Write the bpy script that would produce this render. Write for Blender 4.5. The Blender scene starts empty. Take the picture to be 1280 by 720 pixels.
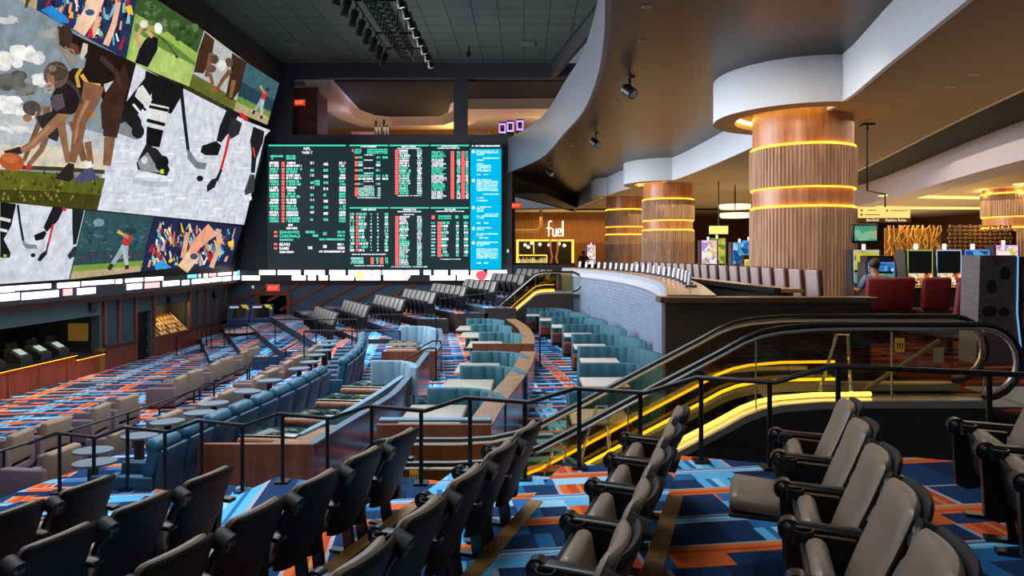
import bpy, math, random
from mathutils import Vector, Matrix
random.seed(7)
S = bpy.context.scene
COL = S.collection
PI = math.pi
# ---------------------------------------------------------------- camera
F, CX, CY, EYE = 850.0, 655.0, 317.0, 4.97       # focal length / principal point (1280x720 frame), eye height over the pit floor
cam = bpy.data.cameras.new('camera'); camo = bpy.data.objects.new('camera', cam); COL.objects.link(camo)
camo.location = (0, 0, EYE); camo.rotation_euler = (PI/2, 0, 0)
cam.sensor_width = 36; cam.lens = 36*F/1280
cam.shift_x = (640-CX)/1280; cam.shift_y = -(360-CY)/1280
cam.clip_end = 300
S.camera = camo
S.view_settings.view_transform = 'Standard'; S.view_settings.look = 'None'
S.view_settings.exposure = 0.0; S.view_settings.gamma = 1.0
S.view_settings.use_curve_mapping = False
# ---------------------------------------------------------------- world + large lights
w = bpy.data.worlds.new('world'); S.world = w; w.use_nodes = True
bg = w.node_tree.nodes['Background']; bg.inputs[0].default_value = (.75, .85, 1, 1); bg.inputs[1].default_value = .16
def area(name, loc, size, power, color=(1,1,1), rot=(0,0,0), spread=PI):
    l = bpy.data.lights.new(name, 'AREA'); l.shape = 'RECTANGLE'; l.size, l.size_y = size; l.energy = power; l.color = color; l.spread = spread
    o = bpy.data.objects.new(name, l); COL.objects.link(o); o.location = loc; o.rotation_euler = rot; return o
def spot(name, loc, target, power, color=(1,1,1), size=60, blend=.5, radius=.15):
    l = bpy.data.lights.new(name, 'SPOT'); l.energy = power; l.color = color; l.spot_size = math.radians(size); l.spot_blend = blend; l.shadow_soft_size = radius
    o = bpy.data.objects.new(name, l); COL.objects.link(o); o.location = loc
    o.rotation_euler = (Vector(target)-Vector(loc)).to_track_quat('-Z', 'Y').to_euler(); return o
def point(name, loc, power, color=(1,1,1), radius=.2):
    l = bpy.data.lights.new(name, 'POINT'); l.energy = power; l.color = color; l.shadow_soft_size = radius
    o = bpy.data.objects.new(name, l); COL.objects.link(o); o.location = loc; return o
WARM = (1, .72, .32); AMBER = (1, .62, .16); COOL = (.86, .93, 1)
# house lights hung under the hall ceiling
area('hall_light', (-7, 24, 13.4), (12, 20), 3000, COOL, spread=2.4)
area('video_wall_fill', (-14.2, 27, 9.8), (9, 24), 3000, COOL, (0, math.radians(-84), 0), spread=1.7)  # added fill before the video wall, brightens the white fascia and collars
area('soffit_downlight', (4.6, 13.6, 9.8), (1.5, 1.5), 230, (1, .86, .7), (math.radians(38), 0, math.radians(-30)), spread=1.9)
area('house_light', (-3, 9, 14.5), (10, 8), 1100, COOL, spread=2.2)
spot('aisle_spot', (5.5, 1.5, 9.0), (2.3, 4.6, 2.9), 900, (1, .95, .87), 75, .6, .12)
spot('seat_spot', (-1.5, -1.0, 9.5), (-1.5, 5.2, 2.5), 380, (1, .95, .88), 80, .6, .2)
# warm casino lights, with unseen upward fills added to brighten the ceilings
area('casino_light', (13, 22, 8.6), (8, 16), 620, (1, .84, .58))
area('casino_up_fill', (14, 20, 6.2), (12, 24), 260, (1, .80, .46), (PI, 0, 0))  # added unseen fill in mid-air, lifts the tan ceiling; no fixture here
area('casino_back_light', (16, 42, 7.6), (18, 22), 2400, (1, .82, .46))
area('casino_back_up', (18, 44, 5.6), (26, 26), 1700, (1, .78, .36), (PI, 0, 0))  # unseen upward fill added for the back casino ceiling
area('far_bar_light', (5, 60.5, 8.2), (12, 3), 420, (1, .68, .25))
area('far_bar_up', (5, 62, 6.0), (12, 6), 240, (1, .72, .28), (PI, 0, 0))  # unseen upward fill added to warm the far bar ceiling
area('upper_lounge_light', (-3, 51, 14.0), (20, 8), 900, (1, .74, .48))
area('upper_lounge_up', (-4, 50, 12.6), (20, 8), 320, (1, .78, .62), (PI, 0, 0))
# ---------------------------------------------------------------- helpers
def G(px, py, z):
    """ground point seen at (px, py) on the level z -> (x, y)"""
    Y = F*(EYE-z)/(py-CY); return ((px-CX)/F*Y, Y)
def Z(rel): return EYE+rel
def lin(c):
    return tuple(((v/255)/12.92 if v/255 <= .04045 else ((v/255+.055)/1.055)**2.4) for v in c)
MATS = {}
def mat(name, col, rough=.6, metal=0, noise=None, bump=None, emit=None, spec=.5, alpha=1, trans=0, coat=0, stretch=(1,1,1)):
    if name in MATS: return MATS[name]
    m = bpy.data.materials.new(name); m.use_nodes = True; nt = m.node_tree; N = nt.nodes; b = N['Principled BSDF']
    c = lin(col)
    b.inputs['Base Color'].default_value = (*c, 1); b.inputs['Roughness'].default_value = rough; b.inputs['Metallic'].default_value = metal
    b.inputs['Specular IOR Level'].default_value = spec; b.inputs['Coat Weight'].default_value = coat
    b.inputs['Transmission Weight'].default_value = trans; b.inputs['Alpha'].default_value = alpha
    if noise or bump:
        tc = N.new('ShaderNodeTexCoord'); mp = N.new('ShaderNodeMapping'); nt.links.new(tc.outputs['Object'], mp.inputs[0]); mp.inputs['Scale'].default_value = stretch
    if noise:
        sc, am = noise
        t = N.new('ShaderNodeTexNoise'); t.inputs['Scale'].default_value = sc; t.inputs['Detail'].default_value = 5; nt.links.new(mp.outputs[0], t.inputs[0])
        mx = N.new('ShaderNodeMixRGB'); mx.blend_type = 'MIX'
        mx.inputs[1].default_value = (*[v*(1-am) for v in c], 1); mx.inputs[2].default_value = (*[min(1, v*(1+am)) for v in c], 1)
        nt.links.new(t.outputs[0], mx.inputs[0]); nt.links.new(mx.outputs[0], b.inputs['Base Color'])
    if bump:
        sc, am = bump
        t = N.new('ShaderNodeTexNoise'); t.inputs['Scale'].default_value = sc; t.inputs['Detail'].default_value = 3; nt.links.new(mp.outputs[0], t.inputs[0])
        bp = N.new('ShaderNodeBump'); bp.inputs['Strength'].default_value = am; bp.inputs['Distance'].default_value = .02
        nt.links.new(t.outputs[0], bp.inputs['Height']); nt.links.new(bp.outputs[0], b.inputs['Normal'])
    if emit:
        ec, es = emit
        b.inputs['Emission Color'].default_value = (*lin(ec), 1); b.inputs['Emission Strength'].default_value = es
    MATS[name] = m; return m
def wood(name, c1, c2, rough=.4, scale=(18, 18, 1.2), coat=0):
    if name in MATS: return MATS[name]
    m = bpy.data.materials.new(name); m.use_nodes = True; nt = m.node_tree; N = nt.nodes; b = N['Principled BSDF']
    tc = N.new('ShaderNodeTexCoord'); mp = N.new('ShaderNodeMapping'); mp.inputs['Scale'].default_value = scale; nt.links.new(tc.outputs['Object'], mp.inputs[0])
    t = N.new('ShaderNodeTexNoise'); t.inputs['Scale'].default_value = 1; t.inputs['Detail'].default_value = 6; t.inputs['Distortion'].default_value = .6; nt.links.new(mp.outputs[0], t.inputs[0])
    r = N.new('ShaderNodeValToRGB'); r.color_ramp.elements[0].position = .35; r.color_ramp.elements[1].position = .68
    r.color_ramp.elements[0].color = (*lin(c1), 1); r.color_ramp.elements[1].color = (*lin(c2), 1)
    nt.links.new(t.outputs[0], r.inputs[0]); nt.links.new(r.outputs[0], b.inputs['Base Color'])
    b.inputs['Roughness'].default_value = rough; b.inputs['Coat Weight'].default_value = coat; b.inputs['Coat Roughness'].default_value = .15
    MATS[name] = m; return m
def glow(name, col, strength, noise=None):
    """a material that gives off light: lamps, lit screens and signs"""
    if name in MATS: return MATS[name]
    m = bpy.data.materials.new(name); m.use_nodes = True; nt = m.node_tree; N = nt.nodes
    N.remove(N['Principled BSDF']); e = N.new('ShaderNodeEmission'); e.inputs[0].default_value = (*lin(col), 1); e.inputs[1].default_value = strength
    nt.links.new(e.outputs[0], N['Material Output'].inputs[0])
    if noise:
        t = N.new('ShaderNodeTexNoise'); t.inputs['Scale'].default_value = noise[0]; t.inputs['Detail'].default_value = 6
        mx = N.new('ShaderNodeMixRGB'); c = lin(col); mx.inputs[1].default_value = (*[v*(1-noise[1]) for v in c], 1); mx.inputs[2].default_value = (*[v*(1+noise[1]) for v in c], 1)
        tc = N.new('ShaderNodeTexCoord'); nt.links.new(tc.outputs['Object'], t.inputs[0]); nt.links.new(t.outputs[0], mx.inputs[0]); nt.links.new(mx.outputs[0], e.inputs[0])
    MATS[name] = m; return m
def screen_mat(name, strength, noise=(9, .35)):
    """LED screen: emits the colours stored on its faces, with a fine grain"""
    if name in MATS: return MATS[name]
    m = bpy.data.materials.new(name); m.use_nodes = True; nt = m.node_tree; N = nt.nodes
    N.remove(N['Principled BSDF']); e = N.new('ShaderNodeEmission'); e.inputs[1].default_value = strength
    a = N.new('ShaderNodeAttribute'); a.attribute_name = 'Col'
    if noise:
        tc = N.new('ShaderNodeTexCoord'); t = N.new('ShaderNodeTexNoise'); t.inputs['Scale'].default_value = noise[0]; t.inputs['Detail'].default_value = 8; t.inputs['Roughness'].default_value = .7
        nt.links.new(tc.outputs['Object'], t.inputs[0])
        mr = N.new('ShaderNodeMapRange'); mr.inputs[1].default_value = .3; mr.inputs[2].default_value = .7; mr.inputs[3].default_value = 1-noise[1]; mr.inputs[4].default_value = 1+noise[1]
        nt.links.new(t.outputs[0], mr.inputs[0])
        mx = N.new('ShaderNodeVectorMath'); mx.operation = 'SCALE'; nt.links.new(a.outputs['Color'], mx.inputs[0]); nt.links.new(mr.outputs[0], mx.inputs['Scale'])
        nt.links.new(mx.outputs[0], e.inputs[0])
    else: nt.links.new(a.outputs['Color'], e.inputs[0])
    nt.links.new(e.outputs[0], N['Material Output'].inputs[0])
    MATS[name] = m; return m

class MB:
    """collects boxes, tubes, sweeps ... into ONE mesh"""
    def __init__(s): s.v = []; s.f = []; s.c = []; s.cur = None
    def add(s, vs, fs):
        n = len(s.v); s.v += [tuple(p) for p in vs]; s.f += [tuple(i+n for i in q) for q in fs]; s.c += [s.cur]*len(fs); return s
    def box(s, c, d, rz=0, rx=0, ry=0, taper=1):
        x, y, z = [q/2 for q in d]; M = Matrix.Rotation(rz, 3, 'Z') @ Matrix.Rotation(ry, 3, 'Y') @ Matrix.Rotation(rx, 3, 'X'); c = Vector(c)
        p = [(-x,-y,-z),(x,-y,-z),(x,y,-z),(-x,y,-z)]+[(-x*taper,-y*taper,z),(x*taper,-y*taper,z),(x*taper,y*taper,z),(-x*taper,y*taper,z)]
        return s.add([c+M@Vector(q) for q in p], [(3,2,1,0),(4,5,6,7),(0,1,5,4),(1,2,6,5),(2,3,7,6),(3,0,4,7)])
    def rbox(s, c, d, r=.03, rz=0, rx=0, ry=0, n=3):
        """box with rounded edges (superellipsoid-like shell)"""
        M = Matrix.Rotation(rz, 3, 'Z') @ Matrix.Rotation(ry, 3, 'Y') @ Matrix.Rotation(rx, 3, 'X'); c = Vector(c)
        h = [q/2 for q in d]; r = min(r, *[q*.98 for q in h])
        lat = [(-PI/2+PI/2*i/n) for i in range(n+1)] + [(PI/2*i/n) for i in range(n+1)]
        rows = []
        for i, t in enumerate(lat):
            zz = (-(h[2]-r) if i <= n else (h[2]-r)) + r*math.sin(t); cr = r*math.cos(t); ring = []
            for q in range(4):
                sx = (1, -1, -1, 1)[q]; sy = (1, 1, -1, -1)[q]
                for j in range(n+1):
                    a = PI/2*q + PI/2*j/n
                    ring.append(c+M@Vector((sx*(h[0]-r)+cr*math.cos(a), sy*(h[1]-r)+cr*math.sin(a), zz)))
            rows.append(ring)
        m = len(rows[0]); vs = [p for R in rows for p in R]; fs = []
        for i in range(len(rows)-1):
            for j in range(m): fs.append((i*m+j, i*m+(j+1) % m, (i+1)*m+(j+1) % m, (i+1)*m+j))
        fs.append(tuple(range(m-1, -1, -1))); fs.append(tuple((len(rows)-1)*m+j for j in range(m)))
        return s.add(vs, fs)
    def tube(s, pts, r, n=8, closed=False):
        pts = [Vector(p) for p in pts]; k = len(pts); rr = r if isinstance(r, (list, tuple)) else [r]*k; vs = []; up0 = None
        for i, p in enumerate(pts):
            a = pts[(i-1) % k] if (i > 0 or closed) else p; b = pts[(i+1) % k] if (i < k-1 or closed) else p
            t = (b-a).normalized() if (b-a).length > 1e-9 else Vector((0,0,1))
            if up0 is None: up0 = Vector((0,0,1)) if abs(t.z) < .9 else Vector((0,1,0))
            u = t.cross(up0)
            if u.length < 1e-6: u = t.cross(Vector((1,0,0)))
            u.normalize(); v = u.cross(t).normalized(); up0 = v
            vs += [p+u*(rr[i]*math.cos(2*PI*j/n))+v*(rr[i]*math.sin(2*PI*j/n)) for j in range(n)]
        fs = []
        for i in range(k if closed else k-1):
            A, B = i*n, ((i+1) % k)*n
            for j in range(n): fs.append((A+j, A+(j+1) % n, B+(j+1) % n, B+j))
        if not closed: fs += [tuple(range(n-1, -1, -1)), tuple((k-1)*n+j for j in range(n))]
        return s.add(vs, fs)
    def cyl(s, a, b, r, n=16, r2=None): return s.tube([a, b], [r, r if r2 is None else r2], n)
    def prism(s, poly, z0, z1):
        """poly: [(x, y)] counter-clockwise"""
        n = len(poly); ar = sum(poly[i][0]*poly[(i+1) % n][1]-poly[(i+1) % n][0]*poly[i][1] for i in range(n))
        if ar < 0: poly = poly[::-1]
        vs = [(x, y, z0) for x, y in poly]+[(x, y, z1) for x, y in poly]
        fs = [tuple(range(n-1, -1, -1)), tuple(range(n, 2*n))]+[(i, (i+1) % n, n+(i+1) % n, n+i) for i in range(n)]
        return s.add(vs, fs)
    def extr(s, poly, axis_a, axis_b, normal, o, t):
        """2-D polygon in the plane (axis_a, axis_b) at o, given thickness t along normal"""
        A, B, N_, o = Vector(axis_a), Vector(axis_b), Vector(normal), Vector(o); n = len(poly)
        vs = [o+A*x+B*y for x, y in poly]+[o+A*x+B*y+N_*t for x, y in poly]
        return s.add(vs, [tuple(range(n-1, -1, -1)), tuple(range(n, 2*n))]+[(i, (i+1) % n, n+(i+1) % n, n+i) for i in range(n)])
    def strip(s, L, R, z0, z1):
        """solid between two equally long plan polylines L and R, from z0 up to z1"""
        n = len(L); g = lambda z, i: z[i] if isinstance(z, (list, tuple)) else z
        vs = []
        for i in range(n): vs += [(*L[i], g(z0, i)), (*R[i], g(z0, i)), (*R[i], g(z1, i)), (*L[i], g(z1, i))]
        fs = []
        for i in range(n-1):
            a, b = i*4, i*4+4
            for j in range(4): fs.append((a+j, a+(j+1) % 4, b+(j+1) % 4, b+j))
        fs += [(3,2,1,0), tuple((n-1)*4+j for j in range(4))]
        return s.add(vs, fs)
    def grid(s, rows, close_u=False, close_v=False):
        m = len(rows[0]); k = len(rows); vs = [p for R in rows for p in R]; fs = []
        for i in range(k if close_v else k-1):
            for j in range(m if close_u else m-1):
                fs.append((i*m+j, i*m+(j+1) % m, ((i+1) % k)*m+(j+1) % m, ((i+1) % k)*m+j))
        return s.add(vs, fs)
    def lathe(s, prof, c=(0,0,0), n=24, a0=0, a1=2*PI):
        full = abs(a1-a0-2*PI) < 1e-6; k = n if full else n+1
        rows = [[(c[0]+r*math.cos(a0+(a1-a0)*j/n), c[1]+r*math.sin(a0+(a1-a0)*j/n), c[2]+z) for j in range(k)] for r, z in prof]
        return s.grid(rows, close_u=full)
    def ball(s, c, r, n=10, sc=(1,1,1)):
        rows = []
        for i in range(n+1):
            t = -PI/2+PI*i/n
            rows.append([(c[0]+r*sc[0]*math.cos(t)*math.cos(2*PI*j/(2*n)), c[1]+r*sc[1]*math.cos(t)*math.sin(2*PI*j/(2*n)), c[2]+r*sc[2]*math.sin(t)) for j in range(2*n)])
        return s.grid(rows, close_u=True)
    def quad(s, a, b, c, d): return s.add([a, b, c, d], [(0,1,2,3)])
    def poly(s, pts): return s.add(pts, [tuple(range(len(pts)))])
    def scaled(s, k):
        s.v = [(x*k, y*k, z*k) for x, y, z in s.v]; return s
    def down(s, d):
        s.v = [(x, y, z-d) for x, y, z in s.v]; return s
    def build(s, name, m, parent=None, smooth=False, angle=35):
        me = bpy.data.meshes.new(name); me.from_pydata(s.v, [], s.f); me.validate(clean_customdata=False)
        if any(c is not None for c in s.c):
            at = me.color_attributes.new('Col', 'FLOAT_COLOR', 'CORNER')
            li = 0; cols = []
            for q, c in zip(s.f, s.c):
                cc = (*(c or (0,0,0)), 1)
                for _ in q: cols += cc
            if len(cols) == len(at.data)*4: at.data.foreach_set('color', cols)
        me.materials.append(m)
        if smooth:
            me.polygons.foreach_set('use_smooth', [True]*len(me.polygons))
            me.set_sharp_from_angle(angle=math.radians(angle))
        o = bpy.data.objects.new(name, me); COL.objects.link(o)
        if parent: o.parent = parent
        return o
def tag(o, label=None, cat=None, group=None, kind=None):
    if label: o['label'] = label
    if cat: o['category'] = cat
    if group: o['group'] = group
    if kind: o['kind'] = kind
    return o
def thing(name, label, cat, loc=(0,0,0), rz=0, group=None):
    o = bpy.data.objects.new(name, None); COL.objects.link(o); o.location = loc; o.rotation_euler = (0,0,rz); o.empty_display_size = .1
    return tag(o, label, cat, group)
def struct(mb, name, m, parent=None, smooth=False, angle=35):
    o = mb.build(name, m, parent, smooth, angle); o['kind'] = 'structure'; return o
def kids(o): return [c for c in COL.objects if c.parent == o]
def dup(root, loc, rz=0, label=None, group=None, scale=None):
    """copy of a thing with copies of its parts and sub-parts"""
    r = root.copy(); COL.objects.link(r); r.location = loc; r.rotation_euler = (0,0,rz)
    if scale: r.scale = scale
    if label: r['label'] = label
    if group: r['group'] = group
    for ch in PROTO_KIDS[root.name]:
        c = ch.copy(); COL.objects.link(c); c.parent = r
        for g in PROTO_KIDS.get(ch.name, []):
            d = g.copy(); COL.objects.link(d); d.parent = c
    return r
PROTO_KIDS = {}
def proto(root):
    PROTO_KIDS[root.name] = list(root.children)
    for c in root.children: PROTO_KIDS[c.name] = list(c.children)
    return root
def refresh(root):
    """children lists are only known after linking"""
    ch = [o for o in COL.objects if o.parent == root]; PROTO_KIDS[root.name] = ch
    for c in ch: PROTO_KIDS[c.name] = [o for o in COL.objects if o.parent == c]
    return root
class Placer:
    """places the first instance itself, then copies"""
    def __init__(s, root): s.root = refresh(root); s.used = False
    def __call__(s, loc, rz=0, label=None, group=None, scale=None):
        if not s.used:
            s.used = True; r = s.root; r.location = loc; r.rotation_euler = (0,0,rz)
            if scale: r.scale = scale
            if label: r['label'] = label
            if group: r['group'] = group
            return r
        return dup(s.root, loc, rz, label, group, scale)
ORD = 'first second third fourth fifth sixth seventh eighth ninth tenth eleventh twelfth thirteenth fourteenth fifteenth sixteenth seventeenth eighteenth nineteenth twentieth twenty-first twenty-second twenty-third twenty-fourth'.split()
def text_mb(body, size, font_w=1.0):
    cu = bpy.data.curves.new('lettering', 'FONT'); cu.body = body; cu.size = size; cu.align_x = 'CENTER'; cu.align_y = 'CENTER'; cu.resolution_u = 3; cu.offset = size*.012
    o = bpy.data.objects.new('lettering', cu); COL.objects.link(o)
    dg = bpy.context.evaluated_depsgraph_get(); dg.update()
    me = bpy.data.meshes.new_from_object(o.evaluated_get(dg))
    vs = [(v.co.x*font_w, v.co.y) for v in me.vertices]; fs = [tuple(p.vertices) for p in me.polygons]
    bpy.data.objects.remove(o); bpy.data.curves.remove(cu); bpy.data.meshes.remove(me)
    return vs, fs
def put_text(mb, body, size, o, ax, ay, font_w=1.0):
    vs, fs = text_mb(body, size, font_w); o, ax, ay = Vector(o), Vector(ax), Vector(ay)
    mb.add([o+ax*x+ay*y for x, y in vs], fs)
def arc_path(pts, n=24):
    """smooth plan curve through measured points (Catmull-Rom)"""
    P_ = [Vector((*p, 0)) if len(p) == 2 else Vector(p) for p in pts]; out = []
    seg = len(P_)-1; per = max(2, n//seg)
    for i in range(seg):
        p0, p1, p2, p3 = P_[max(i-1, 0)], P_[i], P_[i+1], P_[min(i+2, seg)]
        for j in range(per):
            t = j/per
            out.append(.5*((2*p1)+(p2-p0)*t+(2*p0-5*p1+4*p2-p3)*t*t+(3*p1-p0-3*p2+p3)*t**3))
    out.append(P_[-1]); return out
def xy(pts): return [(p.x, p.y) for p in pts]
def offs(path, d):
    """offset a plan path to its left by d"""
    out = []
    for i, p in enumerate(path):
        a = path[max(i-1, 0)]; b = path[min(i+1, len(path)-1)]; t = Vector((b[0]-a[0], b[1]-a[1])).normalized()
        out.append((p[0]-t.y*d, p[1]+t.x*d))
    return out
# ---------------------------------------------------------------- carpet
def carpet(name, sat=1.0, dark=1.0, red=False):
    m = bpy.data.materials.new(name); m.use_nodes = True; nt = m.node_tree; N = nt.nodes; L = nt.links; b = N['Principled BSDF']
    geo = N.new('ShaderNodeNewGeometry'); mp = N.new('ShaderNodeMapping'); mp.inputs['Rotation'].default_value = (0, 0, math.radians(-8)); L.new(geo.outputs['Position'], mp.inputs[0])
    sp = N.new('ShaderNodeSeparateXYZ'); L.new(mp.outputs[0], sp.inputs[0])
    def M(op, a, c=None):
        n = N.new('ShaderNodeMath'); n.operation = op
        for i, q in enumerate((a, c)):
            if q is None: continue
            if isinstance(q, (int, float)): n.inputs[i].default_value = q
            else: L.new(q, n.inputs[i])
        return n.outputs[0]
    def ramp(fac, stops):
        r = N.new('ShaderNodeValToRGB'); r.color_ramp.interpolation = 'CONSTANT'; e = r.color_ramp.elements
        while len(e) < len(stops): e.new(.5)
        for q, (p, c) in zip(e, stops): q.position = p; q.color = (*lin(c), 1) if len(c) == 3 else c
        L.new(fac, r.inputs[0]); return r.outputs[0]
    def mask(fac, stops): return ramp(fac, [(p, (v, v, v, 1)) for p, v in stops])
    def mix(f, a, c):
        n = N.new('ShaderNodeMixRGB'); L.new(f, n.inputs[0]) if not isinstance(f, float) else setattr(n.inputs[0], 'default_value', f); L.new(a, n.inputs[1]); L.new(c, n.inputs[2]); return n.outputs[0]
    u, v = sp.outputs[0], sp.outputs[1]
    def rnd(su, sv, seed):
        cb = N.new('ShaderNodeCombineXYZ'); L.new(M('FLOOR', M('DIVIDE', u, su)), cb.inputs[0]); L.new(M('FLOOR', M('DIVIDE', v, sv)), cb.inputs[1]); cb.inputs[2].default_value = seed
        wn = N.new('ShaderNodeTexWhiteNoise'); L.new(cb.outputs[0], wn.inputs[0]); return wn.outputs[0]
    fu = M('FRACT', M('DIVIDE', u, 2.5)); fv = M('FRACT', M('DIVIDE', v, 1.15)); fw = M('FRACT', M('DIVIDE', M('ADD', v, .3), .575))
    navy, deep, blue, sky, ice, grey, orange, red_, amber = (18,52,92),(12,34,66),(38,104,160),(92,176,222),(150,204,232),(168,164,178),(222,104,44),(196,70,34),(198,134,66)
    if red: navy, deep, blue, sky, ice, grey, orange, red_, amber = (70,22,22),(44,14,16),(96,26,24),(150,50,36),(170,90,40),(60,30,34),(170,96,36),(120,26,24),(150,90,40)
    # stripes running away from the camera
    base = ramp(fu, [(0,sky),(.035,blue),(.055,ice),(.085,sky),(.12,blue),(.14,sky),(.18,grey),(.20,navy),(.34,blue),(.40,navy),(.50,grey),(.515,orange),(.545,red_),(.585,amber),(.60,red_),(.63,grey),(.645,navy),(.80,deep),(.90,navy)])
    # short patches woven between the stripes
    pat = ramp(rnd(.42, .575, 3.1), [(0,navy),(.30,blue),(.45,deep),(.55,sky),(.68,orange),(.80,navy),(.92,ice)])
    base = mix(M('MULTIPLY', M('GREATER_THAN', rnd(1.25, 1.15, 5.7), .28), mask(fw, [(0,0),(.20,1),(.74,0)])), base, pat)
    # bands across
    band = ramp(fv, [(0,orange),(.035,red_),(.06,orange),(.10,amber),(.125,grey),(.15,navy),(.48,grey),(.50,sky),(.53,ice),(.56,blue),(.585,grey),(.61,navy)])
    bm = mask(fv, [(0,1),(.14,0),(.48,1),(.605,0)])
    keep = M('GREATER_THAN', rnd(3.1, .575, 1.3), .22)
    col = mix(M('MULTIPLY', bm, keep), base, band)
    ns = N.new('ShaderNodeTexNoise'); ns.inputs['Scale'].default_value = 60; L.new(geo.outputs['Position'], ns.inputs[0])
    mr = N.new('ShaderNodeMapRange'); mr.inputs[3].default_value = .62*dark; mr.inputs[4].default_value = 1.2*dark; L.new(ns.outputs[0], mr.inputs[0])
    sc = N.new('ShaderNodeVectorMath'); sc.operation = 'SCALE'; L.new(col, sc.inputs[0]); L.new(mr.outputs[0], sc.inputs['Scale'])
    L.new(sc.outputs[0], b.inputs['Base Color']); b.inputs['Roughness'].default_value = .9; b.inputs['Specular IOR Level'].default_value = .15
    return m
CARPET = carpet('plaid carpet'); RED_CARPET = carpet('casino carpet', red=True)
def slab(mb, name, top, side=None):
    """floor slab: carpet on top, dark panelled risers"""
    o = struct(mb, name, top); o.data.materials.append(side or mat('dark brown panel', (40,32,30), .55, noise=(3,.2)))
    for p in o.data.polygons:
        if abs(p.normal.z) < .5: p.material_index = 1
    return o
# ---------------------------------------------------------------- levels (relative to the eye)
PIT, TIER, MID, CASINO = -4.97, -4.33, -3.69, -1.95
TH = math.radians(18.44); SN, CS = math.sin(TH), math.cos(TH)
PITCH, STEP, BN3, F3 = 1.281, .1883, .693, -2.323
def AB(a, b): return (a*SN-b*CS, a*CS+b*SN)
def nose(k): return BN3+(k-3)*PITCH
def lev(k): return F3-(k-3)*STEP
M_dark = mat('dark charcoal paint', (46,47,52), .7, noise=(3,.15)); M_wall = mat('charcoal wall paint', (62,64,70), .75, noise=(1.5,.12))
M_slate = mat('slate blue panel', (58,78,98), .7, noise=(2,.12)); M_rust = wood('rust wood trim', (92,48,36), (120,66,50), .5)
M_brown = mat('dark brown panel', (40,32,30), .55, noise=(3,.2)); M_black = mat('black metal', (14,14,15), .38, metal=.3)
M_red_wood = wood('red brown veneer', (84,40,30), (112,56,40), .38); M_walnut = wood('walnut veneer', (98,62,42), (134,88,60), .4)
M_brasslike = mat('bronze nosing', (158,118,66), .45, metal=.2, noise=(8,.2))
# floors
mb = MB(); mb.prism([(-18.4,5),(-8.4,5),(-8.4,43),(-18.4,43)], Z(PIT)-.2, Z(PIT)); slab(mb, 'floor', CARPET)
edgeA = arc_path([(-10.3,6),(-9.75,9.5),(-9.3,12),(-9.07,13.07),(-8.85,14.3),(-8.66,15.5),(-8.5,18),(-8.6,21),(-8.75,24),(-9.0,27),(-9.6,30),(-10.4,33)], 44)
edgeM = arc_path([(-8.5,6),(-8.1,9),(-7.9,10.3),(-7.5,12.2),(-7.2,15),(-7.0,20),(-7.2,24),(-7.6,28),(-8.2,33)], 40)
mb = MB(); mb.prism(xy(edgeA)+[(-3,33),(-3,6)], Z(PIT)-.1, Z(TIER)); slab(mb, 'floor', CARPET)
tilepts = [(2.5,11.95),(3.3,16),(3.72,19),(3.9,22),(3.86,25),(3.6,28),(3.2,30.6),(2.6,33),(1.95,35)]
mb = MB(); mb.prism(xy(edgeM)+[(2.6,33),(4.4,30),(4.4,12),(5.9,11.6),(5.9,6)], Z(TIER)-.1, Z(MID)); slab(mb, 'floor', CARPET)
# casino floor to the right, behind the curved bar and beside the escalator head
mb = MB(); mb.prism([(5.95,5.77),(10.9,4.12),(34,4.12),(34,80),(-.6,80),(-.6,43),(2.15,35.2),(2.85,33.1),(3.45,30.7),(3.85,28),(4.1,25),(4.15,22),(3.98,19),(3.56,16),(2.9,11.95),(5.7,11.95),(5.95,11.8)], Z(CASINO)-.3, Z(CASINO)); slab(mb, 'floor', RED_CARPET)
# raked seating platforms
AEND = 7.34
for k in range(1, 10):
    b0, b1 = nose(k), nose(k+1)
    if k == 1: b0 = -9
    mb = MB(); mb.prism([AB(-5,b0), AB(AEND,b0), AB(AEND,b1), AB(-5,b1)], Z(MID)-.1, Z(lev(k))); slab(mb, 'floor', CARPET)
for k in range(2, 10):
    mb = MB(); b1 = nose(k)
    p, q = AB(-4, b1), AB(AEND-1.25, b1); d = Vector((-CS, SN, 0))
    a0 = Vector((*p, Z(lev(k-1)))); a1 = Vector((*q, Z(lev(k-1))))
    for s0, s1, zz in ((-.13, .006, .008),):
        vs = [a0+d*s0, a1+d*s0, a1+d*s1, a0+d*s1]; mb.add([v+Vector((0,0,zz)) for v in vs]+[v-Vector((0,0,.06)) for v in vs], [(0,1,2,3),(7,6,5,4),(0,4,5,1),(1,5,6,2),(2,6,7,3),(3,7,4,0)])
    struct(mb, f'trim_{k}', M_brasslike)
# ---------------------------------------------------------------- left wall
XL = -18.0
def LY(px): return F*XL/(px-CX)
M_leftwall = mat('blue grey wall panel', (52,66,74), .7, noise=(1.2,.12)); M_panel_in = mat('recessed teal panel', (40,58,70), .6, noise=(1.5,.15))
yc, yd0, yd1, yr0, yr1 = LY(124), LY(171), LY(188), LY(192), LY(235)
mb = MB()
def lw(y0, y1, z0, z1, x0=XL-.35, x1=XL): mb.box(((x0+x1)/2, (y0+y1)/2, Z((z0+z1)/2)), (x1-x0, y1-y0, z1-z0))
lw(12, 42.3, -2.6, -.95); lw(yc, yd0, PIT, -2.6); lw(yd0, yd1, -2.75, -2.6); lw(yd1, yr0+.15, PIT, -2.6)
lw(yr0+.15, yr1, PIT, -4.1); lw(yr1, 42.3, PIT, -2.6); lw(12, 42.3, PIT-.2, PIT)
struct(mb, 'wall_left', M_leftwall)
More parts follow.
